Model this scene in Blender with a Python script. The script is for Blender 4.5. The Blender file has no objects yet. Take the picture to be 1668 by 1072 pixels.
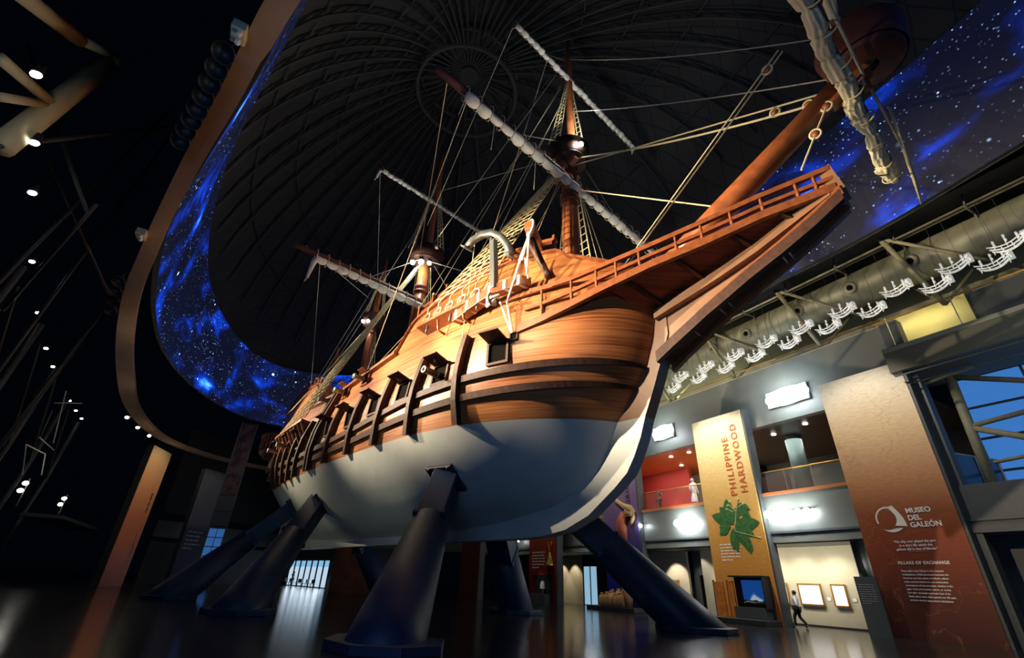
import bpy, bmesh, math, random
from mathutils import Vector, Matrix
R = math.radians
random.seed(7)
SC = bpy.context.scene
COL = SC.collection
# ------------------------------------------------------------------ camera
H = 1.6
cam_d = bpy.data.cameras.new('camera'); cam = bpy.data.objects.new('camera', cam_d); COL.objects.link(cam)
cam_d.sensor_width = 36; cam_d.lens = 36 * 758.0 / 1668.0; cam_d.clip_end = 500; cam_d.clip_start = .05
PITCH, ROLL = R(28.5), R(2.3)
fwd = Vector((0, math.cos(PITCH), math.sin(PITCH))); rt = Vector((1, 0, 0)); up = rt.cross(fwd)
r2 = rt * math.cos(ROLL) + up * math.sin(ROLL); u2 = up * math.cos(ROLL) - rt * math.sin(ROLL)
m = Matrix((r2, u2, -fwd)).transposed().to_4x4(); m.translation = (0, 0, H)
cam.matrix_world = m
SC.camera = cam
# ------------------------------------------------------------------ frames of reference
NV = Vector((math.cos(R(28.8)), math.sin(R(28.8)), 0)); KV = Vector((-NV.y, NV.x, 0))   # hall axes
def W(n, k, z=0): return NV * n + KV * k + Vector((0, 0, z))
WRZ = math.atan2(-KV.y, -KV.x)
ANG = R(-47); SO = Vector((2.64, 18.99, 0)); SA = Vector((math.cos(ANG), math.sin(ANG), 0)); ST = Vector((SA.y, -SA.x, 0))
def P(s, t, z): return Vector((s, -t, z))                     # ship-local point
def SW(s, t, z): return SO + SA * s + ST * t + Vector((0, 0, z))
# ------------------------------------------------------------------ world, exposure, large lights
wd = bpy.data.worlds.new('world'); SC.world = wd; wd.use_nodes = True
wd.node_tree.nodes['Background'].inputs[0].default_value = (.10, .16, .34, 1)
wd.node_tree.nodes['Background'].inputs[1].default_value = .005
SC.view_settings.view_transform = 'Standard'; SC.view_settings.look = 'None'
SC.view_settings.exposure = 0.0; SC.view_settings.gamma = 1.0; SC.view_settings.use_curve_mapping = False
def light(name, kind, loc, target, power, color, **kw):
    d = bpy.data.lights.new(name, kind); d.energy = power; d.color = color
    for k, v in kw.items(): setattr(d, k, v)
    o = bpy.data.objects.new(name, d); COL.objects.link(o); o.location = loc
    if target is not None:
        o.rotation_euler = (Vector(target) - Vector(loc)).to_track_quat('-Z', 'Y').to_euler()
    return o
WARM = (1, .80, .56); NEUT = (1, .93, .80); COOL = (.62, .76, 1)
def spot(name, loc, tgt, p, col, ang, rad=.12, blend=.6):
    return light(name, 'SPOT', loc, tgt, p, col, spot_size=R(ang), spot_blend=blend, shadow_soft_size=rad)
# floodlights on the ring beam, abreast of and abaft the ship's starboard side
spot('ring_floodlight', W(-7.2, 30, 13.6), SW(-9, 4, 11.4), 20000, WARM, 52)
spot('ring_floodlight', W(-5.9, 24, 13.6), SW(-4.5, 4, 12.0), 21000, WARM, 52)
spot('ring_floodlight', W(-4.6, 18.5, 13.6), SW(0.6, 3.4, 12.6), 31000, WARM, 52)
spot('ring_floodlight', W(-9.2, 42, 13.6), SW(-21, 3, 10.8), 20000, WARM, 40)
spot('ring_floodlight', W(-3.2, 12, 13.6), SW(5, 2, 12.3), 13000, WARM, 50)
# added cool fill for the hull bottom, low and wide behind the camera
light('cool_fill', 'AREA', (-3, -7, 3.2), SW(-4, 2, 4.5), 620, (.22, .46, 1), shape='RECTANGLE', size=9, size_y=3)
spot('hull_fill', SW(-8.5, 11.5, .25), SW(-11, 3.5, 6.2), 260, (.93, 1, .84), 60); spot('hull_fill', SW(-20.5, 11.5, .25), SW(-21, 2.8, 6.2), 300, (.93, 1, .84), 60)  # added fill spots that brighten the painted bottom; no lamp stands there
light('dome_light', 'AREA', W(9, 27, 20), W(12, 26, 45), 42, (.95, .95, .80), shape='DISK', size=8)

# ------------------------------------------------------------------ mesh helpers
class MB:
    def __init__(s): s.v = []; s.f = []; s.uv = None
    def add(s, vs, fs):
        b = len(s.v); s.v += [tuple(v) for v in vs]; s.f += [tuple(b + i for i in f) for f in fs]; return s
    def obox(s, c, a, b, n, sx, sy, sz):
        c = Vector(c); a = Vector(a) * sx / 2; b = Vector(b) * sy / 2; n = Vector(n) * sz / 2
        vs = [c + a * i + b * j + n * k for i in (-1, 1) for j in (-1, 1) for k in (-1, 1)]
        return s.add(vs, [(0, 1, 3, 2), (4, 6, 7, 5), (0, 4, 5, 1), (2, 3, 7, 6), (0, 2, 6, 4), (1, 5, 7, 3)])
    def box(s, x0, x1, y0, y1, z0, z1):
        return s.obox(((x0 + x1) / 2, (y0 + y1) / 2, (z0 + z1) / 2), (1, 0, 0), (0, 1, 0), (0, 0, 1), x1 - x0, y1 - y0, z1 - z0)
    def path(s, pts, rad, seg=8, caps=True):
        pts = [Vector(p) for p in pts]; n = len(pts)
        if not hasattr(rad, '__len__'): rad = [rad] * n
        prev = None; rings = []
        for i, p in enumerate(pts):
            d = (pts[min(i + 1, n - 1)] - pts[max(i - 1, 0)]).normalized()
            if prev is None:
                a = d.orthogonal().normalized()
            else:
                a = (prev - d * prev.dot(d)).normalized()
            prev = a; b = d.cross(a)
            rings.append([p + (a * math.cos(2 * math.pi * k / seg) + b * math.sin(2 * math.pi * k / seg)) * rad[i] for k in range(seg)])
        vs = [v for r in rings for v in r]
        fs = [(i * seg + k, i * seg + (k + 1) % seg, (i + 1) * seg + (k + 1) % seg, (i + 1) * seg + k) for i in range(n - 1) for k in range(seg)]
        if caps: fs += [tuple(range(seg))[::-1], tuple((n - 1) * seg + k for k in range(seg))]
        return s.add(vs, fs)
    def grid(s, rows, closed=False):
        n = len(rows); mm = len(rows[0]); vs = [v for r in rows for v in r]; e = mm if closed else mm - 1
        return s.add(vs, [(i * mm + j, i * mm + (j + 1) % mm, (i + 1) * mm + (j + 1) % mm, (i + 1) * mm + j) for i in range(n - 1) for j in range(e)])
    def sweep(s, pts, us, ns, w, h):
        rows = []
        n = len(pts)
        for i in range(n):
            p = Vector(pts[i]); u = Vector(us[i] if isinstance(us, list) else us).normalized() * w / 2; nn = Vector(ns[i] if isinstance(ns, list) else ns).normalized() * h / 2
            rows.append([p - u - nn, p + u - nn, p + u + nn, p - u + nn])
        b = len(s.v); s.grid(rows, True)
        s.f += [(b, b + 1, b + 2, b + 3), tuple(b + (n - 1) * 4 + k for k in (3, 2, 1, 0))]
        return s
    def prism(s, poly, ax):                       # poly: list of Vectors, ax: extrusion vector
        n = len(poly); ax = Vector(ax); a = [Vector(p) - ax / 2 for p in poly]; b = [Vector(p) + ax / 2 for p in poly]
        return s.add(a + b, [tuple(range(n))[::-1], tuple(range(n, 2 * n))] + [(i, (i + 1) % n, n + (i + 1) % n, n + i) for i in range(n)])
    def lathe(s, prof, c=(0, 0, 0), seg=24, axis=None):
        c = Vector(c); q = Matrix.Identity(3) if axis is None else Vector(axis).to_track_quat('Z', 'Y').to_matrix()
        return s.grid([[c + q @ Vector((r * math.cos(2 * math.pi * k / seg), r * math.sin(2 * math.pi * k / seg), z)) for k in range(seg)] for r, z in prof], True)
    def ell(s, c, rx, ry, rz, seg=12, rg=7):
        c = Vector(c)
        return s.grid([[c + Vector((rx * math.sin(math.pi * max(.001, min(.999, i / rg))) * math.cos(2 * math.pi * k / seg), ry * math.sin(math.pi * max(.001, min(.999, i / rg))) * math.sin(2 * math.pi * k / seg), rz * math.cos(math.pi * i / rg))) for k in range(seg)] for i in range(rg + 1)], True)
    def build(s, name, mt, parent=None, smooth=False, bevel=0):
        me = bpy.data.meshes.new(name); me.from_pydata(s.v, [], s.f)
        bm = bmesh.new(); bm.from_mesh(me); bmesh.ops.recalc_face_normals(bm, faces=bm.faces); bm.to_mesh(me); bm.free()
        if s.uv is not None:
            ul = me.uv_layers.new(name='UV')
            for l in me.loops: ul.data[l.index].uv = s.uv[l.vertex_index]
        me.materials.append(mt)
        if smooth:
            for p in me.polygons: p.use_smooth = True
        o = bpy.data.objects.new(name, me); COL.objects.link(o)
        if parent is not None: o.parent = parent
        if bevel:
            b = o.modifiers.new('bevel', 'BEVEL'); b.width = bevel; b.segments = 2; b.limit_method = 'ANGLE'
        return o
def tag(o, label=None, cat=None, group=None, kind=None):
    if label: o['label'] = label
    if cat: o['category'] = cat
    if group: o['group'] = group
    if kind: o['kind'] = kind
    return o
def thing(name, label, cat, loc=(0, 0, 0), rz=0, group=None, kind=None):
    o = bpy.data.objects.new(name, None); COL.objects.link(o); o.location = loc; o.rotation_euler = (0, 0, rz); o.empty_display_size = .3
    return tag(o, label, cat, group, kind)
def struct(o): o['kind'] = 'structure'; return o
def copy_tree(o, parent=None):
    c = o.copy(); COL.objects.link(c)
    if parent is not None: c.parent = parent
    for ch in list(o.children): copy_tree(ch, c)
    return c
def text(name, body, mt, parent, x, z, size, y=-.02, rot=0, align='LEFT', width=None, spacing=1, bold=0, line=1):
    cu = bpy.data.curves.new(name, 'FONT'); cu.body = body; cu.size = size; cu.extrude = .004; cu.align_x = align; cu.space_character = spacing; cu.space_line = line
    cu.offset = bold
    if width: cu.text_boxes[0].width = width
    cu.materials.append(mt); cu.resolution_u = 3
    o = bpy.data.objects.new(name, cu); COL.objects.link(o); o.parent = parent; o.location = (x, y, z); o.rotation_euler = (math.pi / 2, -rot, 0)
    return o
def greek(parent, mt, x, z, width, lines, pitch, h, y=-.012, vertical=False, seed=1, name='illegible_lettering'):
    rr = random.Random(seed); mb = MB()
    for l in range(lines):
        u = 0; wl_ = width * (1 if l < lines - 1 else .55)
        while u < wl_ - h:
            w_ = min(wl_ - u, h * rr.uniform(1.2, 4.2))
            if vertical: mb.box(x + l * pitch, x + l * pitch + h, y, y + .006, z + u, z + u + w_)
            else: mb.box(x + u, x + u + w_, y, y + .006, z - l * pitch, z - l * pitch + h * .62)
            u += w_ + h * .6
    return mb.build(name, mt, parent)
ORD = ['first', 'second', 'third', 'fourth', 'fifth', 'sixth', 'seventh', 'eighth', 'ninth', 'tenth', 'eleventh', 'twelfth', 'thirteenth', 'fourteenth']

# ------------------------------------------------------------------ materials
def nt(name):
    m_ = bpy.data.materials.new(name); m_.use_nodes = True; t = m_.node_tree
    return m_, t, t.nodes['Principled BSDF']
def ramp(t, stops, interp='LINEAR'):
    r = t.nodes.new('ShaderNodeValToRGB'); r.color_ramp.interpolation = interp; e = r.color_ramp.elements
    while len(e) < len(stops): e.new(.5)
    for k, (p_, c) in enumerate(stops): e[k].position = p_; e[k].color = (*c, 1)
    return r
def noise(t, vec, scale, detail=3, dist=0):
    n = t.nodes.new('ShaderNodeTexNoise'); n.inputs['Scale'].default_value = scale; n.inputs['Detail'].default_value = detail; n.inputs['Distortion'].default_value = dist
    if vec is not None: t.links.new(vec, n.inputs['Vector'])
    return n
def mapping(t, src, scale=(1, 1, 1), loc=(0, 0, 0), rot=(0, 0, 0)):
    mp = t.nodes.new('ShaderNodeMapping'); mp.inputs['Scale'].default_value = scale; mp.inputs['Location'].default_value = loc; mp.inputs['Rotation'].default_value = rot
    t.links.new(src, mp.inputs['Vector']); return mp.outputs[0]
def mmath(t, op, a, b=None, clamp=False):
    n = t.nodes.new('ShaderNodeMath'); n.operation = op; n.use_clamp = clamp
    for i, x in enumerate((a, b)):
        if x is None: continue
        if isinstance(x, (int, float)): n.inputs[i].default_value = x
        else: t.links.new(x, n.inputs[i])
    return n.outputs[0]
def mixc(t, fac, a, b, mode='MIX'):
    n = t.nodes.new('ShaderNodeMix'); n.data_type = 'RGBA'; n.blend_type = mode
    for sock, x in ((n.inputs[0], fac), (n.inputs[6], a), (n.inputs[7], b)):
        if isinstance(x, (int, float)): sock.default_value = x
        elif isinstance(x, tuple): sock.default_value = (*x, 1) if len(x) == 3 else x
        else: t.links.new(x, sock)
    return n.outputs[2]
def mat(name, color, rough=.5, metal=0, emit=None, es=1, var=.0, vs=3, bump=0, alpha=1, spec=.5, coat=0):
    m_, t, b = nt(name)
    b.inputs['Base Color'].default_value = (*color, 1); b.inputs['Roughness'].default_value = rough; b.inputs['Metallic'].default_value = metal
    b.inputs['Specular IOR Level'].default_value = spec; b.inputs['Coat Weight'].default_value = coat
    tc = t.nodes.new('ShaderNodeTexCoord')
    if var or bump:
        n = noise(t, tc.outputs['Object'], vs, 4)
        if var:
            r = ramp(t, [(.3, tuple(c * (1 - var) for c in color)), (.7, tuple(min(1, c * (1 + var)) for c in color))]); t.links.new(n.outputs[0], r.inputs[0]); t.links.new(r.outputs[0], b.inputs['Base Color'])
        if bump:
            bp = t.nodes.new('ShaderNodeBump'); bp.inputs['Strength'].default_value = bump; bp.inputs['Distance'].default_value = .05; t.links.new(n.outputs[0], bp.inputs['Height']); t.links.new(bp.outputs[0], b.inputs['Normal'])
    if emit: b.inputs['Emission Color'].default_value = (*emit, 1); b.inputs['Emission Strength'].default_value = es
    if alpha < 1: b.inputs['Alpha'].default_value = alpha
    return m_
def planked(name, dark, mid, lite, rough=.36, pitch=3.4, grain=(.35, .35, 16), seam=.35, rot=(0, 0, 0)):
    """varnished planks running fore and aft: seams every 1/pitch m in height"""
    m_, t, b = nt(name); tc = t.nodes.new('ShaderNodeTexCoord'); v = mapping(t, tc.outputs['Object'], rot=rot)
    sx = t.nodes.new('ShaderNodeSeparateXYZ'); t.links.new(v, sx.inputs[0])
    zz = mmath(t, 'MULTIPLY', sx.outputs[2], pitch)
    fr = mmath(t, 'FRACT', zz); fl = mmath(t, 'FLOOR', zz)
    ed = mmath(t, 'LESS_THAN', mmath(t, 'ABSOLUTE', mmath(t, 'SUBTRACT', fr, .5)), .478)
    cb = t.nodes.new('ShaderNodeCombineXYZ'); t.links.new(mmath(t, 'MULTIPLY', sx.outputs[0], .16), cb.inputs[0]); t.links.new(mmath(t, 'MULTIPLY', fl, 3.7), cb.inputs[2])
    t.links.new(mmath(t, 'MULTIPLY', sx.outputs[1], .16), cb.inputs[1])
    pv = noise(t, cb.outputs[0], 1.6, 2)
    gn = noise(t, mapping(t, v, grain), 1.0, 5, .4)
    big = noise(t, v, .35, 2)
    f = mmath(t, 'ADD', mmath(t, 'MULTIPLY', gn.outputs[0], .55), mmath(t, 'ADD', mmath(t, 'MULTIPLY', pv.outputs[0], .35), mmath(t, 'MULTIPLY', big.outputs[0], .15)))
    r = ramp(t, [(.40, dark), (.50, mid), (.64, lite)]); t.links.new(f, r.inputs[0])
    c = mixc(t, mmath(t, 'SUBTRACT', 1, ed), r.outputs[0], tuple(x * seam for x in mid))
    t.links.new(c, b.inputs['Base Color'])
    t.links.new(mmath(t, 'ADD', rough - .1, mmath(t, 'MULTIPLY', gn.outputs[0], .22)), b.inputs['Roughness'])
    bp = t.nodes.new('ShaderNodeBump'); bp.inputs['Strength'].default_value = .35; bp.inputs['Distance'].default_value = .012
    t.links.new(mmath(t, 'ADD', ed, mmath(t, 'MULTIPLY', gn.outputs[0], .5)), bp.inputs['Height']); t.links.new(bp.outputs[0], b.inputs['Normal'])
    return m_
M_HULL = planked('hull_planks', (.19, .045, .012), (.38, .128, .034), (.53, .21, .062), rough=.43, seam=.66)
M_BEAK = planked('beak_planks', (.14, .026, .008), (.24, .052, .016), (.30, .075, .024), pitch=5, rough=.62)
M_DARKW = mat('dark_timber', (.062, .025, .014), .6, var=.35, vs=6, spec=.3)
M_TRIM = mat('varnished_trim', (.26, .080, .026), .34, var=.25, vs=5)
M_STEM = mat('stem_timber', (.30, .15, .075), .38, var=.22, vs=1.4)
M_MAST = mat('mast_timber', (.32, .095, .028), .33, var=.25, vs=3)
M_YARD = mat('yard_timber', (.16, .045, .025), .55, var=.25, vs=4)
M_PAINT = mat('bottom_paint', (.53, .56, .52), .42, var=.06, vs=1.2, bump=.05)
M_SAIL = mat('sail_canvas', (.78, .74, .62), .85, var=.10, vs=5, bump=.5)
M_SAILW = mat('spritsail_canvas', (.80, .72, .47), .85, var=.12, vs=3, bump=.5)
M_ROPE = mat('pale_rope', (.62, .54, .32), .85)
M_ROPEG = mat('grey_rope', (.40, .38, .31), .85)
M_NET = mat('shroud_rope', (.66, .57, .28), .8, var=.3, vs=4)
M_IRON = mat('grey_iron', (.13, .14, .13), .42, .3)
M_LASH = mat('white_lashing', (.78, .77, .70), .8)
M_BLACK = mat('flat_black', (.004, .003, .002), .9, spec=.05)  # black surfaces, and the dark inside ports and holes painted flat
M_BRONZE = mat('gun_metal', (.30, .31, .24), .35, .7)
M_NAVY = mat('navy_steel', (.008, .026, .066), .48, var=.15, vs=2, spec=.35)
M_GREY = mat('grey_plaster', (.135, .15, .135), .42, var=.06, vs=.8)
M_GREYD = mat('dark_plaster', (.055, .065, .068), .5, var=.1)
M_CHAR = mat('charcoal', (.018, .02, .022), .5)
M_SOOT = mat('black_roof', (.012, .013, .014), .8)
M_CREAM = mat('cream_wall', (.52, .47, .34), .7, var=.04)
M_OCHRE = mat('bronze_rail', (.50, .27, .06), .32, .6)
M_REDW = mat('red_wall', (.30, .03, .028), .6)
M_ORNG = mat('orange_ceiling', (.38, .13, .04), .5)
M_TEAL = mat('teal_plaster', (.05, .085, .08), .35)
M_PIPE = mat('painted_pipe', (.20, .19, .12), .6, var=.15)
M_PIPED = mat('painted_pipe_dark', (.09, .092, .07), .6, var=.15)
M_DUCT = mat('duct_paint', (.15, .155, .105), .5, var=.12, vs=2)
M_WHITE = mat('white_print', (.82, .80, .74), .7)
M_CHROME = mat('chrome', (.85, .84, .8), .25, .8)
M_ORN = mat('glowing_chrome', (.85, .84, .8), .25, .7, emit=(1, .98, .9), es=.35)  # slight emission whitens the chrome ships
M_WHEMIT = mat('lamp_glow', (1, 1, 1), .5, emit=(.92, .97, 1), es=60)
M_SPOTE = mat('spot_glow', (1, 1, 1), .5, emit=(1, .96, .88), es=22)
M_SKIN = mat('skin', (.42, .22, .14), .6)
M_WSHIRT = mat('white_cloth', (.75, .76, .78), .8)
M_BPANT = mat('black_cloth', (.012, .012, .014), .8)
M_BROWNC = mat('brown_cloth', (.20, .09, .04), .8)
M_GOLD = mat('gilt_frame', (.55, .28, .05), .35, .7)
def glass_mat():
    m_, t, b = nt('clear_glass'); b.inputs['Base Color'].default_value = (.25, .28, .28, 1); b.inputs['Roughness'].default_value = .05; b.inputs['Alpha'].default_value = .10
    return m_
M_GLASS = glass_mat()
def floor_mat():
    m_, t, b = nt('polished_floor'); tc = t.nodes.new('ShaderNodeTexCoord'); v = mapping(t, tc.outputs['Object'], rot=(0, 0, R(28.8)))
    br = t.nodes.new('ShaderNodeTexBrick'); br.inputs['Scale'].default_value = 1.0; br.inputs['Brick Width'].default_value = 1.8; br.inputs['Row Height'].default_value = .22; br.inputs['Mortar Size'].default_value = .004
    br.inputs['Color1'].default_value = (.014, .015, .018, 1); br.inputs['Color2'].default_value = (.026, .026, .028, 1); br.inputs['Mortar'].default_value = (.004, .004, .005, 1)
    t.links.new(v, br.inputs['Vector']); n = noise(t, mapping(t, v, (1, 9, 1)), 2.2, 4)
    t.links.new(mixc(t, .35, br.outputs[0], n.outputs['Color'], 'MULTIPLY'), b.inputs['Base Color'])
    t.links.new(mmath(t, 'ADD', .11, mmath(t, 'MULTIPLY', n.outputs[0], .11)), b.inputs['Roughness'])
    bp = t.nodes.new('ShaderNodeBump'); bp.inputs['Strength'].default_value = .10; bp.inputs['Distance'].default_value = .01; t.links.new(n.outputs[0], bp.inputs['Height']); t.links.new(bp.outputs[0], b.inputs['Normal'])
    b.inputs['Specular IOR Level'].default_value = .6
    return m_
M_FLOOR = floor_mat()
def stars_mat():
    m_, t, b = nt('star_video'); uv = t.nodes.new('ShaderNodeUVMap').outputs[0]
    b.inputs['Base Color'].default_value = (.01, .01, .012, 1); b.inputs['Roughness'].default_value = .4
    total = None
    for sc, thr, amp, pick in ((4.2, .26, 2.6, .15), (2.0, .17, 6, .25), (.8, .10, 14, .35), (.3, .07, 26, .4)):
        vo = t.nodes.new('ShaderNodeTexVoronoi'); vo.inputs['Scale'].default_value = sc; t.links.new(uv, vo.inputs['Vector'])
        sp = t.nodes.new('ShaderNodeSeparateColor'); t.links.new(vo.outputs['Color'], sp.inputs[0])
        dot = mmath(t, 'MULTIPLY', mmath(t, 'SUBTRACT', thr, vo.outputs['Distance'], True), 1 / thr)
        dot = mmath(t, 'MULTIPLY', mmath(t, 'MULTIPLY', dot, dot), mmath(t, 'GREATER_THAN', sp.outputs[0], pick))
        dot = mmath(t, 'MULTIPLY', dot, mmath(t, 'MULTIPLY', mmath(t, 'POWER', sp.outputs[1], 2.0), amp))
        total = dot if total is None else mmath(t, 'ADD', total, dot)
    dens = ramp(t, [(.35, (.15, .15, .15)), (.62, (1, 1, 1))]); t.links.new(noise(t, uv, .13, 2).outputs[0], dens.inputs[0])
    tot = mmath(t, 'MULTIPLY', total, dens.outputs[0])
    # nebula: bright blue patches
    nb = noise(t, mapping(t, uv, (.16, .24, 1)), 1.3, 6, .3)
    nr = ramp(t, [(.49, (0, 0, 0)), (.56, (.0, .004, .06)), (.64, (.0, .03, .42)), (.70, (.04, .28, 1.0)), (.78, (.4, .8, 1))]); t.links.new(nb.outputs[0], nr.inputs[0])
    base = mixc(t, 1.0, nr.outputs[0], (.0025, .0035, .012), 'ADD')
    sc_ = mixc(t, 1.0, (.34, .55, 1.0), tot, 'MULTIPLY')
    col = mixc(t, 1.0, base, sc_, 'ADD')
    t.links.new(col, b.inputs['Emission Color']); b.inputs['Emission Strength'].default_value = 1.5
    return m_
M_STARS = stars_mat()
def banner_mat(name, stops, h=12, lines=(.35, .16, .05), amt=.35, rough=.55, ns=.55, spec=.3):
    m_, t, b = nt(name); tc = t.nodes.new('ShaderNodeTexCoord'); sx = t.nodes.new('ShaderNodeSeparateXYZ'); t.links.new(tc.outputs['Object'], sx.inputs[0])
    r = ramp(t, stops); t.links.new(mmath(t, 'DIVIDE', sx.outputs[2], h), r.inputs[0])
    n = noise(t, tc.outputs['Object'], ns, 6, .3)
    ln = mmath(t, 'LESS_THAN', mmath(t, 'ABSOLUTE', mmath(t, 'SUBTRACT', n.outputs[0], .52)), .0045)
    n2 = noise(t, mapping(t, tc.outputs['Object'], (3, 3, 12)), 1, 3)
    r2_ = ramp(t, [(.4, (.88, .88, .88)), (.6, (1, 1, 1))]); t.links.new(n2.outputs[0], r2_.inputs[0])
    c = mixc(t, mmath(t, 'MULTIPLY', ln, amt), r.outputs[0], lines)
    t.links.new(mixc(t, 1.0, c, r2_.outputs[0], 'MULTIPLY'), b.inputs['Base Color']); b.inputs['Roughness'].default_value = rough; b.inputs['Specular IOR Level'].default_value = spec
    return m_

# ================================================================== THE HALL
mb = MB(); mb.add([(-140, -60, 0), (120, -60, 0), (120, 160, 0), (-140, 160, 0)], [(0, 1, 2, 3)])
mb.add([(-140, -60, -.3), (120, -60, -.3), (120, 160, -.3), (-140, 160, -.3)], [(3, 2, 1, 0)])
struct(mb.build('floor', M_FLOOR))
def catmull(pts, per=8, closed=True):
    out = []; n = len(pts)
    for i in range(n if closed else n - 1):
        g = lambda j: pts[j % n] if closed else pts[max(0, min(n - 1, j))]
        p0, p1, p2, p3 = g(i - 1), g(i), g(i + 1), g(i + 2)
        for k in range(per):
            u = k / per
            out.append(tuple(.5 * ((2 * b) + (-a + c) * u + (2 * a - 5 * b + 4 * c - d) * u * u + (-a + 3 * b - 3 * c + d) * u ** 3) for a, b, c, d in zip(p0, p1, p2, p3)))
    if not closed: out.append(tuple(pts[-1]))
    return out
LED = catmull([(23.3, -1.5), (24.4, 3), (25, 8), (25, 13), (24.8, 24), (23, 38), (18, 52), (11, 62), (4.4, 65.6), (-1.3, 64.4), (-5.8, 57.6), (-8.3, 48.4), (-8.6, 40), (-7.7, 31), (-6.6, 25.2), (-5.1, 20.2), (-3.45, 14.7), (-2.5, 11), (-1.2, 6), (2, -2), (7, -7), (13, -9), (19, -7)], 8)
def lean(n, k):                                 # the screen tilts inwards along its left side
    if n > 2 or k < 2: return 0
    for (a, b), (c, d) in zip(((2, .1), (11, .3), (15, .5), (20, .85), (25, 1.15), (48, 1.1), (57, .8), (66, 0), (90, 0)), ((11, .3), (15, .5), (20, .85), (25, 1.15), (48, 1.1), (57, .8), (66, 0), (90, 0), (99, 0))):
        if k <= c: return b + (d - b) * (k - a) / (c - a)
    return 0
mb = MB(); acc = 0; rows = []; uvs = []
LC = LED + [LED[0]]
for i, (n, k) in enumerate(LC):
    if i: acc += math.dist(LC[i], LC[i - 1])
    rows.append([W(n, k, 18.15), W(n + lean(n, k), k, 25.9)]); uvs += [(acc, 0), (acc, 7.75)]
mb.grid(rows)
# back skin of the screen, 0.35 m behind
cx_, cy_ = 9, 28
back = []
for (n, k) in LC:
    d = math.hypot(n - cx_, k - cy_); back.append((n + (n - cx_) / d * .35, k + (k - cy_) / d * .35))
mb.uv = uvs
led = mb.build('video_screen', M_STARS, smooth=True)
tag(led, 'giant oval ribbon video screen of blue stars and nebulae above the ship', 'video screen')
mb = MB(); mb.grid([[W(n, k, 18.1), W(n + lean(n, k), k, 25.95)] for n, k in back])
mb.grid([[W(a[0], a[1], 18.14), W(b[0], b[1], 18.14)] for a, b in zip(LC, back)])
mb.grid([[W(a[0] + lean(*a), a[1], 25.92), W(b[0] + lean(*b), b[1], 25.92)] for a, b in zip(LC, back)])
mb.build('screen_casing', M_CHAR, led)
# dome: dark lining with radial ribs meeting a lantern ring
def domept(n, k, f, dz=0):                      # f 1 at the screen, 0 at the crown
    return W(9 + (n - 9) * f, 27 + (k - 27) * f, 26 + 19.3 * max(0, 1 - f ** 2.0) ** .62 + dz)
def dome_mat():
    m_, t, b = nt('dome_lining'); tc = t.nodes.new('ShaderNodeTexCoord'); b.inputs['Roughness'].default_value = .9
    br = t.nodes.new('ShaderNodeTexBrick'); br.inputs['Scale'].default_value = .5; br.inputs['Mortar Size'].default_value = .02; br.inputs['Brick Width'].default_value = .7; br.inputs['Row Height'].default_value = .5; br.offset = 0
    br.inputs['Color1'].default_value = (.055, .057, .052, 1); br.inputs['Color2'].default_value = (.047, .049, .046, 1); br.inputs['Mortar'].default_value = (.028, .028, .027, 1)
    t.links.new(mapping(t, tc.outputs['Object'], rot=(0, 0, R(29))), br.inputs['Vector']); t.links.new(br.outputs[0], b.inputs['Base Color']); return m_
mb = MB(); mb.grid([[domept(n, k, f) for n, k in LED] for f in (1.06, .98, .9, .8, .7, .6, .5, .4, .3, .2, .1, .02)], True)
dome = struct(mb.build('ceiling', dome_mat(), smooth=True))
M_RIB = mat('rib_steel', (.06, .062, .056), .8)
for j in range(0, len(LED), 4):
    n, k = LED[j]; mb = MB(); n2, k2 = LED[(j + 2) % len(LED)]
    fs = [.955 - .755 * i / 16 for i in range(17)] + [.13]
    mb.path([domept(n, k, f, -1.1) for f in fs], .10, 5); mb.path([domept(n, k, f, -.2) for f in fs], .08, 5)
    for i in range(16):
        a, b = (fs[i], -1.1), (fs[i + 1], -.2)
        mb.path([domept(n, k, *a), domept(n, k, *b)], .055, 4)
    mb.build('roof_rib', M_RIB, dome)
for f in (.86, .7, .54, .38):
    mb = MB(); pts = [domept(n, k, f, -.7) for n, k in LED[::2]]; mb.path(pts + [pts[0]], .08, 4); mb.build('roof_purlin', M_RIB, dome)
CC = W(9, 27, 0)
mb = MB()
for rr, z in ((4.6, 44.2), (4.6, 41.6)):
    pts = [CC + Vector((rr * math.cos(a), rr * math.sin(a), z)) for a in [2 * math.pi * i / 40 for i in range(41)]]; mb.path(pts, .2, 6)
for i in range(40):
    a = 2 * math.pi * i / 40; mb.path([CC + Vector((4.6 * math.cos(a), 4.6 * math.sin(a), 44.2)), CC + Vector((.9 * math.cos(a), .9 * math.sin(a), 44.8))], .09, 4)
    if i % 4 == 0: mb.path([CC + Vector((4.6 * math.cos(a), 4.6 * math.sin(a), 44.2)), CC + Vector((4.6 * math.cos(a), 4.6 * math.sin(a), 41.6))], .07, 4)
mb.lathe([(.01, 44.4), (.9, 44.4), (.9, 45), (.01, 45)], CC, 20)
mb.build('lantern_ring', M_RIB, dome)
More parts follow.
